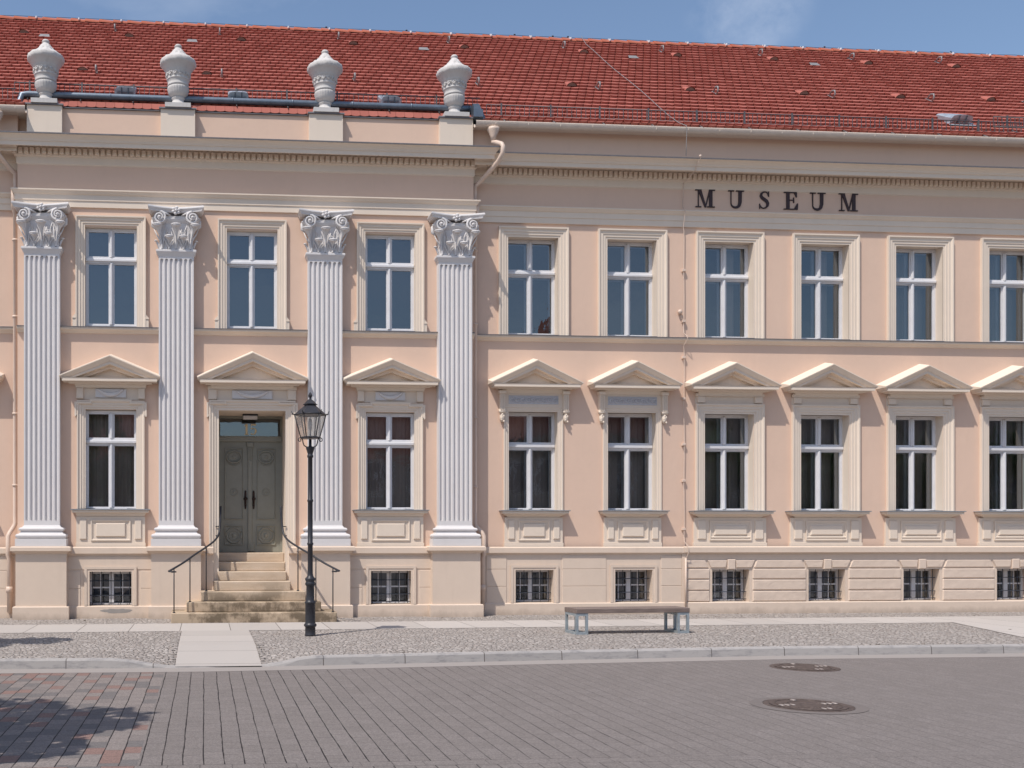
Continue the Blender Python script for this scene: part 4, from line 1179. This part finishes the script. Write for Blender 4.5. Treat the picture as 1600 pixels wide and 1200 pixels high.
vt = vt.build('vent_tile', [M['tile'], M['dark']], roof)
vts = [(-4.24,4.05),(-1.79,4.08),(.87,4.12),(-2.59,1.62),(.04,1.65),(3.58,4.15),(6.32,4.18),(9.32,4.18),(11.7,4.18),(8.12,1.75),(10.83,1.73),(14.2,4.18),(16.66,4.15),(19.0,4.15),(13.51,1.75),(15.8,1.75),(18.01,1.78)]
for i, (x, y) in enumerate(vts):
    o = vt if i == 0 else vt.copy()
    if i: COL.objects.link(o); o.parent = roof
    at_roof(o, x, y)
sw = MB(); sw.add([rp(-.13,-.09,.056),rp(.13,-.09,.056),rp(.10,.07,.075),rp(-.10,.07,.075)], [(0,1,2,3)])
sw = sw.build('roof_flashing', M['hook'], roof)
for i, (x, y) in enumerate([(-.3,3.84),(5.26,3.9),(10.46,3.88),(15.09,3.86),(-3.73,3.8)]):
    o = sw if i == 0 else sw.copy()
    if i: COL.objects.link(o); o.parent = roof
    at_roof(o, x, y)
# lightning conductor down the roof and the front
lc_ = MB()
P = [rp(9.62, SL, .14)] + [rp(9.56 + .02*math.sin(i), SL*(1-i/12), .085) for i in range(1, 12)] + [rp(9.60,.1,.07),(9.68,-.555,9.88),(9.69,-.56,9.80),(9.67,-.57,9.50),(9.66,-.585,9.26)]
lc_.tube(P, .007, 5, 1)
P = [(9.95,-.60,9.27),(9.95,-.60,9.20),(9.93,-.46,9.12),(9.93,-.44,9.02),(9.86,-.05,8.90),(9.85,-.04,8.40),(9.85,-.15,8.33),(9.85,-.15,8.25),(9.86,-.05,7.98)]
z = 7.9
while z > 5.8: P.append((9.87+.004*math.sin(z*5), -.05, z)); z -= .3
P += [(9.89,-.16,5.72),(9.90,-.16,5.66),(9.87,-.05,5.55)]
z = 5.4
while z > 1.5: P.append((9.875+.006*math.sin(z*4), -.05, z)); z -= .3
P += [(9.90,-.18,1.40),(9.90,-.19,1.26),(9.88,-.14,1.15),(9.88,-.14,.15)]
lc_.tube(P, .008, 5)
for z in (7.1,6.05,5.3,4.45,3.5,2.75,1.75): lc_.bbox(9.84,9.91,-.065,.0,z-.025,z+.025,.006)
lc_.tube([(9.87,-.05,5.98),(9.83,-.04,6.12),(9.80,-.04,6.22)], .009, 5); lc_.blob((9.79,-.05,6.24), .05,.045,.05, 10, 6); lc_.blob((9.95,-.60,9.26), .03,.03,.03, 6, 4)
lc_.tube([(9.87,-.14,1.15),(9.87,-.14,.16)], .022, 6)
lc_.build('lightning_conductor', [M['pipe'], M['hook']], mus)

# ------------------------------------------------------------------ sign
sg = empty('museum_sign', (10.132,-.001,8.425), label='dark serif letters spelling MUSEUM fixed to the peach frieze', cat='sign')
H = .365
def letter(x, fn):
    m = MB(); fn(m); m.build('letter', M['letter'], sg, (x-10.132,0,0))
def serif(m, x0, x1, z, k): m.box(x0, x1, -.021-k*.001, .0, z, z+.019)
def L_M(m):
    w_ = .425; m.box(.060,.078,-.020,0,.01,H-.01); m.box(w_-.125,w_-.055,-.0205,0,.01,H-.01)
    m.prism([(.060,H-.005),(.130,H-.005),(.240,.0),(.205,.0)], -.0225, 0); m.prism([(w_-.125,H-.004),(w_-.100,H-.004),(.232,.0),(.212,.0)], -.0240, 0)
    serif(m,.0,.135,H-.019,3); serif(m,.01,.13,0,3); serif(m,w_-.128,w_,H-.0189,4); serif(m,w_-.165,w_-.005,.0001,4)
def L_U(m):
    w_ = .34
    P = [(.062,H-.01)] + [(.062,.13)] + [(.062+.095*(1-math.cos(q)), .10-.085*math.sin(q)) for q in [.2+.24*i for i in range(11)]] + [(w_-.082,.13),(w_-.082,H-.01)]
    Q = []; n = len(P)
    wd = [.009,.009] + [.009+.0022*i for i in range(11)] + [.034,.036]
    L_, R_ = [], []
    for i, pnt in enumerate(P):
        a_ = Vector(P[max(0,i-1)]); b_ = Vector(P[min(n-1,i+1)]); d_ = (b_-a_).normalized(); nn = Vector((-d_.y, d_.x))
        L_.append(Vector(pnt)+nn*wd[i]); R_.append(Vector(pnt)-nn*wd[i])
    for i in range(n-1): m.prism([tuple(L_[i]),tuple(L_[i+1]),tuple(R_[i+1]),tuple(R_[i])], -.020-.00005*i, 0)
    serif(m,.0,.125,H-.019,3); serif(m,w_-.17,w_,H-.0189,4)
def L_S(m):
    pts = [(.205,.285),(.195,.325),(.155,.352),(.105,.350),(.060,.320),(.048,.275),(.068,.235),(.120,.198),(.172,.160),(.196,.115),(.188,.065),(.150,.025),(.100,.012),(.058,.025),(.028,.070)]
    wd = [.010,.010,.010,.014,.022,.027,.030,.033,.033,.030,.024,.015,.010,.010,.010]; n = len(pts); L_, R_ = [], []
    for i, pnt in enumerate(pts):
        a_ = Vector(pts[max(0,i-1)]); b_ = Vector(pts[min(n-1,i+1)]); d_ = (b_-a_).normalized(); nn = Vector((-d_.y, d_.x))
        L_.append(Vector(pnt)+nn*wd[i]); R_.append(Vector(pnt)-nn*wd[i])
    for i in range(n-1): m.prism([tuple(L_[i]),tuple(L_[i+1]),tuple(R_[i+1]),tuple(R_[i])], -.020-.00005*i, 0)
    m.box(.205,.222,-.0225,0,.255,.36); m.box(.012,.028,-.0225,0,.0,.105)
def L_E(m):
    w_ = .30; m.box(.055,.125,-.020,0,.01,H-.01); serif(m,.0,w_-.02,H-.021,2); serif(m,.0,w_,.0,2); serif(m,.12,.215,H*.51,1)
    m.prism([(w_-.02,H),(w_-.02,H-.11),(w_-.033,H-.11),(w_-.075,H-.02)], -.0245, 0); m.prism([(w_,0),(w_+.005,.13),(w_-.012,.13),(w_-.075,.02)], -.0245, 0)
    m.box(.205,.222,-.0235,0,H*.51-.045,H*.51+.065)
for x, f_ in ((10.132,L_M),(10.842,L_U),(11.505,L_S),(12.05,L_E),(12.618,L_U),(13.249,L_M)): letter(x, f_)

# ------------------------------------------------------------------ urns
up_ = [(.21,.0),(.21,.065),(.20,.086),(.195,.092),(.165,.12),(.125,.17),(.11,.215),(.132,.235),(.135,.25),(.11,.262),(.15,.29),(.18,.335),(.203,.42),(.206,.465),(.185,.475),(.208,.485),(.21,.51),(.20,.525),(.203,.56),(.22,.60),(.226,.605),(.226,.615),(.22,.62),(.245,.745),(.252,.75),(.25,.765),(.276,.81),(.305,.855),(.325,.875),(.35,.905),(.352,.955),(.342,.985),(.318,1.0),(.295,1.02),(.245,1.048),(.20,1.085),(.165,1.10),(.155,1.13),(.12,1.175),(.092,1.215),(.078,1.225),(.062,1.25),(.062,1.262),(.074,1.275),(.070,1.295),(.05,1.318),(.02,1.333),(.0,1.338)]
def urnw(r_, z, q, i):
    if .28 < z < .46: return r_*(1+.05*abs(math.sin(q*12)))       # gadroons
    if .625 < z < .74: return r_*(1+.03*math.sin(q*9+z*30)*math.cos(q*5))
    if .895 < z < .99: return r_*(1+.022*math.sin(q*26+z*40)+.012*math.sin(q*11))   # leafy rim
    if 1.01 < z < 1.22: return r_*(1+.045*math.sin(q*12+math.sin(z*60)*1.5)+.03*math.sin(q*7-z*25))     # carved leaf cover
    return r_
u = MB()
fine = []
for (r0,z0),(r1,z1) in zip(up_[3:], up_[4:]):
    k = max(1, int(abs(z1-z0)/.022))
    for i in range(k): fine.append((r0+(r1-r0)*i/k, z0+(z1-z0)*i/k))
fine.append(up_[-1])
u.box(-.25,.25,-.25,.25,0,.085)
u.lathe(fine, (0,0,0), 72, wob=urnw)
for k in range(14):   # relief band of scrolls
    q = 2*PI*k/14
    P = [(.237*math.cos(q+.17*(1-i/11)*math.cos(i*.8)), .237*math.sin(q+.17*(1-i/11)*math.cos(i*.8)), .682+.05*(1-i/11)*math.sin(i*.8)) for i in range(11)]
    u.tube(P, .013, 5)
urn_labels = ['stone urn farthest from the street lamp, beside the bent end of the zinc pipe',
              'stone urn above the fluted pilaster between the arched handrail side and the first window, away from the lamp',
              'stone urn above the fluted pilaster that stands directly behind the street lamp',
              'stone urn on the parapet block next to the white downpipe and the long wing roof']
urn_labels[1] = 'stone urn above the fluted pilaster beside the door, on the side without the lamp'
u0 = empty('urn', (XU[0], RY+.06, 9.987), label=urn_labels[0], cat='urn', group='stone urns along the parapet')
body = u.build('urn_body', M['urn'], u0)
for i in (1,2,3):
    o = u0.copy(); COL.objects.link(o); o.location.x = XU[i]; o['label'] = urn_labels[i]
    bcp = body.copy(); COL.objects.link(bcp); bcp.parent = o; bcp.rotation_euler.z = i*.9 - i*.9

# ------------------------------------------------------------------ entrance steps and rails
es = empty('entrance_steps', (.92,-.9,0), label='worn sandstone flight of steps leading to the grey double door', cat='steps')
SY = [-1.52,-1.22,-.92,-.62,-.31,-.01,.29]; SX = [(-.62,2.46),(-.345,2.195),(-.075,1.93),(.185,1.665),(.265,1.609),(.266,1.608),(.267,1.607)]
for k in range(7):
    m = MB(); x0, x1 = SX[k]; z0 = .181*k; z1 = .181*(k+1) - .0
    yb_ = -.28 if k < 2 else (.40 if k < 6 else .88)
    m.bbox(x0-.92, x1-.92, SY[k]+.9, yb_+.9, z0+(.001 if k else -.02), z1, .012)
    m.build('step', M['sandstone'], es)
def rail(sx, label):
    P0 = [(.60,.0+.01,2.20),(.605,-.05,2.0),(.62,-.12,1.78),(.65,-.22,1.62),(.74,-.40,1.50),(.92,-.68,1.37),(1.10,-.93,1.255),(1.30,-1.18,1.115),(1.47,-1.38,1.015),(1.56,-1.50,.965)]
    # smooth with Catmull-Rom
    V = [Vector(p) for p in P0]; pts = []
    for i in range(len(V)-1):
        a_, b_, c_, d_ = V[max(0,i-1)], V[i], V[i+1], V[min(len(V)-1,i+2)]
        for k in range(5):
            t_ = k/5; pts.append(.5*((2*b_)+(c_-a_)*t_+(2*a_-5*b_+4*c_-d_)*t_*t_+(3*b_-a_-3*c_+d_)*t_**3))
    pts.append(V[-1])
    # volute curling down at the free end
    end = V[-1]; dirv = Vector((.55,-.83,0)).normalized()
    nrm_ = Vector((-.83,-.55,0)); rr_ = .085
    sc = [end + dirv*(rr_*(1-i/32)*math.sin(i*.30)) + nrm_*(rr_ - rr_*(1-i/32)*math.cos(i*.30)) + Vector((0,0,-.0012*i)) for i in range(1, 22)]
    e = empty('handrail', (.912, -.15-.0, 0), label=label, cat='handrail', group='handrails of the entrance steps')
    f = lambda p: (sx*p[0], p[1]+.0, p[2])
    m = MB(); m.tube([f(p) for p in pts], .021, 8, squash=.8); m.build('rail', M['cast'], e)
    m = MB(); m.tube([f(p) for p in [end]+sc], [.020]+[.018-.0005*i for i in range(len(sc))], 6); m.build('volute', M['cast'], e)
    for (px_, py_, z0, z1) in ((1.48,-1.30,.18,1.00),(1.19,-1.02,.362,1.19),(.885,-.62,.543,1.40)):
        m = MB(); m.tube([f((px_,py_,z0)),f((px_,py_,z1))], .011, 6); m.tube([f((px_,py_,z0)),f((px_,py_,z0+.02))], .025, 8); m.build('baluster', M['cast'], e)
    for zz, q in ((1.80,-.12),(1.62,-.21)):
        m = MB(); m.tube([f((.615 if zz > 1.7 else .65,q,zz)),f((.70,q+.02,zz-.01))], .010, 6)
        m.build('wall_bracket', M['cast'], e)
rail(-1, 'dark iron handrail of the steps, on the side away from the street lamp')
rail(1, 'dark iron handrail of the steps, passing just behind the street lamp')

# ------------------------------------------------------------------ street lamp
sl = empty('street_lamp', (1.69,-4.12,0), label='black cast iron street lamp with six-sided glass lantern in front of the steps', cat='street lamp')
m = MB()
m.lathe([(.088,0),(.09,.02),(.084,.03),(.083,.145),(.098,.155),(.104,.17),(.100,.19),(.086,.20),(.083,.22),(.081,.515),(.090,.525),(.092,.545),(.078,.56),(.068,.58),(.064,.80),(.078,.815),(.086,.835),(.076,.86),(.07,.875),(.084,.90),(.084,.925),(.062,.945),(.048,.97),(.043,1.0),(.041,1.46),(.052,1.47),(.052,1.49),(.041,1.50),(.040,2.15),(.049,2.16),(.049,2.185),(.039,2.195),(.037,2.86),(.05,2.87),(.05,2.90),(.042,2.91),(.042,2.93),(.05,2.95),(.068,3.01),(.072,3.025),(.068,3.035),(.03,3.04),(.024,3.06),(.022,3.16)], (0,0,0), 20)
m.build('post', M['cast'], sl)
for s in (-1, 1):
    m = MB()
    m.tube([(s*.02,0,3.035),(s*.06,0,3.035),(s*.10,0,3.06),(s*.118,0,3.11),(s*.122,0,3.15),(s*.15,0,3.185)], .010, 6)
    P = [(s*(.165+.035*(1-i/22)*math.cos(PI/2-i*.38)), 0, 3.148+.035*(1-i/22)*math.sin(PI/2-i*.38)) for i in range(18)]
    m.tube(P, .008, 6); m.build('scroll_bracket', M['cast'], sl)
def hexp(r_, z): return [(r_*math.cos(PI/3*k), r_*math.sin(PI/3*k), z) for k in range(6)]
ln = MB(); zb_, zt2 = 3.19, 3.555; rb_, rt_ = .155, .255
ln.lathe([(.16,-.02),(.172,-.012),(.172,.0),(.155,.01)], (0,0,zb_), 6, smooth=False)
A, B = hexp(rb_, zb_), hexp(rt_, zt2)
for k in range(6):
    ln.tube([A[k],B[k]], .009, 5); ln.tube([B[k],B[(k+1)%6]], .011, 5)
    c_ = Vector((math.cos(PI/3*k), math.sin(PI/3*k), 0))
    ln.tube([Vector(B[k])-c_*.01, Vector(B[k])+c_*.03+Vector((0,0,.008)), Vector(B[k])+c_*.05+Vector((0,0,.06))], [.012,.012,.004], 5)
lt = ln.build('lantern', M['cast'], sl)
ro = MB()
ro.lathe([(.262,.0),(.255,.012),(.185,.075),(.10,.145),(.094,.16),(.115,.162),(.118,.175),(.098,.182),(.06,.225),(.03,.25),(.018,.255),(.016,.28),(.03,.295),(.034,.315),(.022,.345),(.006,.365),(.0,.368)], (0,0,zt2-.005), 6, smooth=False)
ro.build('lantern_roof', M['cast'], lt)
gl = MB()
for k in range(6): gl.quad(*[tuple(Vector(q)*1.0-Vector((q[0]*.02,q[1]*.02,0))) for q in (A[k],A[(k+1)%6],B[(k+1)%6],B[k])])
gl.build('lantern_glass', M['lampglass'], lt)
ga = MB(); ga.lathe([(.012,0),(.012,.12),(.03,.13),(.035,.22),(.02,.30)], (0,0,zb_), 10); ga.build('lamp_burner', M['frame'], lt)

# ------------------------------------------------------------------ bench
be = empty('bench', (6.985,-4.0,0), R(3.2), label='backless bench with brown slatted seat on grey steel box legs', cat='bench')
m = MB()
for k in range(7):
    y0 = -.235 + k*.0675
    m.bbox(-.985, .985, y0, y0+.0625, .345, .42, .006)
m.build('seat', M['wood'], be)
for x0 in (-.98, .775):
    m = MB(); x1 = x0+.205; t_ = .040
    for xx in (x0, x1-t_):
        for yy in (-.225, .225-t_): m.box(xx, xx+t_, yy, yy+t_, t_, .343-t_)
    for zz in (0, .343-t_):
        m.box(x0, x1, -.225, -.225+t_, zz, zz+t_); m.box(x0, x1, .225-t_, .225, zz, zz+t_)
        m.box(x0, x0+t_, -.225+t_, .225-t_, zz+.0005, zz+t_-.0005); m.box(x1-t_, x1, -.225+t_, .225-t_, zz+.0005, zz+t_-.0005)
    m.build('leg_frame', M['galv'], be)

# ------------------------------------------------------------------ manhole covers
def manhole(x, y, rot, label, ring_=True):
    e = empty('manhole_cover', (x,y,-.119), rot, label=label, cat='manhole cover', group='manhole covers in the paving')
    m = MB()
    m.lathe([(.0,.0),(.36,.0),(.362,.006)][1:], (0,0,.004), 40, smooth=False); 
    for k in range(12):
        q = 2*PI*k/12; m.blob((.25*math.cos(q),.25*math.sin(q),.009), .035,.02,.006, 8, 4)
    for rr in (.20,.31): m.tube([(rr*math.cos(2*PI*i/36),rr*math.sin(2*PI*i/36),.010) for i in range(37)], .007, 4)
    m.build('lid', M['rust'], e)
    spots_ = [(math.cos(q)*(.24+.062*k), math.sin(q)*.24, .024, .045) for q in (0, PI) for k in (-1,0,1)] + [(-.03,-.27,.02,.045),(.03,-.27,.02,.045),(.03,.27,.03,.04)]
    for sx_, sy_, ra, rb_ in spots_:
        m = MB(); m.blob((sx_,sy_,.014), ra, rb_, .008, 8, 4); m.build('raised_stud', M['worn'], e)
    n = 48
    m = MB(); n = 48
    vs = [(.365*math.cos(2*PI*k/n),.365*math.sin(2*PI*k/n),.006) for k in range(n)] + [(.415*math.cos(2*PI*k/n),.415*math.sin(2*PI*k/n),.006) for k in range(n)] + [(.42*math.cos(2*PI*k/n),.42*math.sin(2*PI*k/n),.0) for k in range(n)]
    m.add(vs, [(k,(k+1)%n,n+(k+1)%n,n+k) for k in range(n)] + [(n+k,n+(k+1)%n,2*n+(k+1)%n,2*n+k) for k in range(n)])
    m.build('frame_ring', M['rust'], e)
    if ring_:
        m = MB(); vs = [(.425*math.cos(2*PI*k/n),.425*math.sin(2*PI*k/n),.004) for k in range(n)] + [(.56*math.cos(2*PI*k/n),.52*math.sin(2*PI*k/n),.003) for k in range(n)]
        m.add(vs, [(k,(k+1)%n,n+(k+1)%n,n+k) for k in range(n)]); m.build('mortar_collar', M['collar'], e)
manhole(6.11,-10.55,R(6), 'rusty round manhole cover with a pale mortar collar, farther from the kerb')
manhole(7.83,-7.67,R(6), 'rusty round manhole cover close to the kerb', False)

# ------------------------------------------------------------------ trees and houses on the other side of the street
def tree(name, label, loc, h, cr, seed, nleaf=5200, grp=None):
    rn = random.Random(seed)
    e = empty(name, loc, label=label, cat='tree', group=grp)
    m = MB(); m.tube([(0,0,0),(.03,.02,h*.2),(-.03,.05,h*.45),(.05,0,h*.75)], [.16,.13,.11,.05], 10)
    cl = []
    for k in range(16):
        a_ = rn.uniform(0,2*PI); u_ = rn.uniform(-.9,1); rr = cr*rn.uniform(.35,.95)*math.sqrt(max(.1,1-u_*u_*.8))
        c_ = Vector((rr*math.cos(a_), rr*math.sin(a_), h*.68+u_*h*.27)); cl.append((c_, cr*rn.uniform(.22,.42)))
        m.tube([(0,.03,h*rn.uniform(.3,.6)), tuple(c_*.5+Vector((0,0,h*.25))), tuple(c_)], [.05,.03,.012], 5)
    m.build('trunk', M['bark'], e)
    c = MB()
    for i in range(nleaf):
        c_, r_ = cl[i % len(cl)]
        v = Vector((rn.gauss(0,1), rn.gauss(0,1), rn.gauss(0,.8))); v = v.normalized()*r_*rn.random()**.4
        p = c_ + v; a_ = Vector((rn.gauss(0,1),rn.gauss(0,1),rn.gauss(0,1))).normalized(); b_ = a_.orthogonal().normalized(); s_ = rn.uniform(.05,.095)
        c.add([p-a_*s_*1.5, p+b_*s_, p+a_*s_*1.5, p-b_*s_], [(0,1,2,3)])
    c.build('crown', M['leaf'], e)
tree('street_tree', 'leafy street tree outside the frame casting the shadow on the red and grey pavers', (-4.6,-13.4,-.12), 6.0, 1.9, 11, 5200, 'trees near the camera')
tree('pavement_tree', 'leafy young tree outside the frame casting the small shadow on the cobbles', (-5.3,-6.3,0), 4.6, 1.25, 12, 3000, 'trees near the camera')
def house(loc, w_, d_, eave, ridge, label, nwin, hip=0, rm='opp_roof'):
    e = empty('town_house', (loc[0],loc[1],-.05), label=label, cat='house', group='houses across the street')
    m = MB(); m.box(-w_/2,w_/2,-d_,0,0,eave)
    for s in (-1, 1):
        if not hip: m.add([(s*w_/2,-d_,eave),(s*w_/2,0,eave),(s*w_/2,-d_/2,ridge)], [(0,1,2)])
    m.build('wall', M['opp_wall'], e)
    m = MB(); o = .4
    e2 = w_/2+.2; r2 = e2-hip
    m.add([(-e2,o,eave-.25),(e2,o,eave-.25),(e2,-d_-o,eave-.25),(-e2,-d_-o,eave-.25),(-r2,-d_/2,ridge+.1),(r2,-d_/2,ridge+.1)], [(0,1,5,4),(2,3,4,5)] + ([(1,2,5),(3,0,4)] if hip else []))
    m.build('roof', M[rm], e)
    for fl in range(2):
        for i in range(nwin):
            x = -w_/2 + w_*(i+.5)/nwin; z = 1.2+fl*2.9
            m = MB(); m.box(x-.65,x+.65,.002,.06,z-.1,z+1.75); q = m.build('window', M['frame'], e)
            g = MB(); g.quad((x-.5,.07,z),(x+.5,.07,z),(x+.5,.07,z+1.6),(x-.5,.07,z+1.6)); g.build('window_pane', M['opp_win'], q)
house((-9.5,-35), 15, 9, 6.0, 9.8, 'plain two-storey house across the street, farthest from the bench', 5)
house((9.8,-34), 9, 9, 6.2, 11.0, 'narrow red-roofed house across the street, reflected in the pane beside the street lamp', 4)
house((21.3,-34), 8.4, 9, 7.4, 15.4, 'tall red-roofed house with hipped roof across the street, reflected in the first wing windows', 4, 3.6)
house((33,-36), 14, 9, 6.2, 9.6, 'long slate-roofed house across the street, half hidden behind trees', 6, 0, 'opp_slate')
house((49,-36), 13, 9, 6.2, 9.6, 'slate-roofed house across the street, at the end of the row', 5, 0, 'opp_slate')
for i, (x, h, cr, lb) in enumerate(((-4.6,8.0,2.5,'broad dark tree across the street, beside the plain house'),(25.5,7.2,2.3,'leafy tree across the street, beside the tall hipped house'),(29.8,6.6,2.3,'round tree across the street, second after the tall hipped house'),(34.2,7.6,2.5,'tall leafy tree across the street, in front of the long house'),(39,6.8,2.5,'round tree across the street, at the end of the long house'),(43.5,7.4,2.5,'tree across the street in the gap between the two last houses'))):
    tree('round_tree', lb, (x,-28.5-.3*(i%2),-.05), h, cr, 21+i, 4200, 'trees across the street')
# ------------------------------------------------------------------ light, sky, camera
SUN = Vector((1.60,1.46,-3.52)).normalized()
ld = bpy.data.lights.new('sun','SUN'); ld.energy = 3.7; ld.angle = R(.53); ld.color = (1.0,.94,.865)
lo = bpy.data.objects.new('sun', ld); COL.objects.link(lo); lo.rotation_euler = SUN.to_track_quat('-Z','Y').to_euler(); lo.location = (-20,-18,44)
wd_ = bpy.data.worlds.new('World'); scene.world = wd_; wd_.use_nodes = True
nt = wd_.node_tree; bg = nt.nodes['Background']
sky = nt.nodes.new('ShaderNodeTexSky'); sky.sky_type = 'NISHITA'; sky.sun_disc = False
sky.sun_elevation = math.asin(-SUN.z); sky.sun_rotation = math.atan2(-SUN.x, -SUN.y)
sky.air_density = 1.0; sky.dust_density = 1.0; sky.ozone_density = 1.0; sky.altitude = 50
tc = nt.nodes.new('ShaderNodeTexCoord'); mp_ = nt.nodes.new('ShaderNodeMapping'); mp_.inputs['Scale'].default_value = (1,1,2.2); mp_.inputs['Location'].default_value = (3.7,1.9,.4)
nz = nt.nodes.new('ShaderNodeTexNoise'); nz.inputs['Scale'].default_value = 2.6; nz.inputs['Detail'].default_value = 7; nz.inputs['Roughness'].default_value = .58
rmp = nt.nodes.new('ShaderNodeValToRGB'); rmp.color_ramp.elements[0].position = .56; rmp.color_ramp.elements[1].position = .90
rmp.color_ramp.elements[1].color = (.25,.25,.25,1)
mx = nt.nodes.new('ShaderNodeMix'); mx.data_type = 'RGBA'; mx.inputs[7].default_value = (8.5,8.7,9.2,1)
L = nt.links.new
dv = nt.nodes.new('ShaderNodeVectorMath'); dv.operation = 'DOT_PRODUCT'; dv.inputs[1].default_value = Vector((.436,.79,.426)).normalized()
mr = nt.nodes.new('ShaderNodeMapRange'); mr.interpolation_type = 'SMOOTHSTEP'; mr.inputs[1].default_value = .9985; mr.inputs[2].default_value = .9999; mr.inputs[3].default_value = 0; mr.inputs[4].default_value = 1
n2 = nt.nodes.new('ShaderNodeTexNoise'); n2.inputs['Scale'].default_value = 14; n2.inputs['Detail'].default_value = 7; n2.inputs['Roughness'].default_value = .6
r2 = nt.nodes.new('ShaderNodeMapRange'); r2.inputs[1].default_value = .40; r2.inputs[2].default_value = .75; r2.inputs[3].default_value = 0; r2.inputs[4].default_value = .22
mu = nt.nodes.new('ShaderNodeMath'); mu.operation = 'MULTIPLY'; ad = nt.nodes.new('ShaderNodeMath'); ad.operation = 'ADD'; ad.use_clamp = True
L(tc.outputs['Generated'], dv.inputs[0]); L(dv.outputs['Value'], mr.inputs[0]); L(tc.outputs['Generated'], n2.inputs['Vector']); L(n2.outputs['Fac'], r2.inputs[0]); L(mr.outputs[0], mu.inputs[0]); L(r2.outputs[0], mu.inputs[1])
L(tc.outputs['Generated'], mp_.inputs[0]); L(mp_.outputs[0], nz.inputs['Vector']); L(nz.outputs['Fac'], rmp.inputs[0]); L(rmp.outputs[0], ad.inputs[0]); L(mu.outputs[0], ad.inputs[1]); L(ad.outputs[0], mx.inputs[0]); L(sky.outputs[0], mx.inputs[6]); L(mx.outputs[2], bg.inputs[0])
bg.inputs[1].default_value = .138
cam = bpy.data.cameras.new('camera'); co = bpy.data.objects.new('camera', cam); COL.objects.link(co)
co.location = (0,-D_CAM,H_CAM); co.rotation_euler = (R(90),0,-THETA)
cam.sensor_width = 36; cam.lens = 36.0; cam.shift_x = (800-447)/1600; cam.shift_y = (838-600)/1600
cam.clip_start = .1; cam.clip_end = 1500
scene.camera = co
vs_ = scene.view_settings
vs_.view_transform = 'Standard'; vs_.look = 'None'; vs_.exposure = .15; vs_.gamma = 1
scene.cycles.max_bounces = 8; scene.cycles.transparent_max_bounces = 12
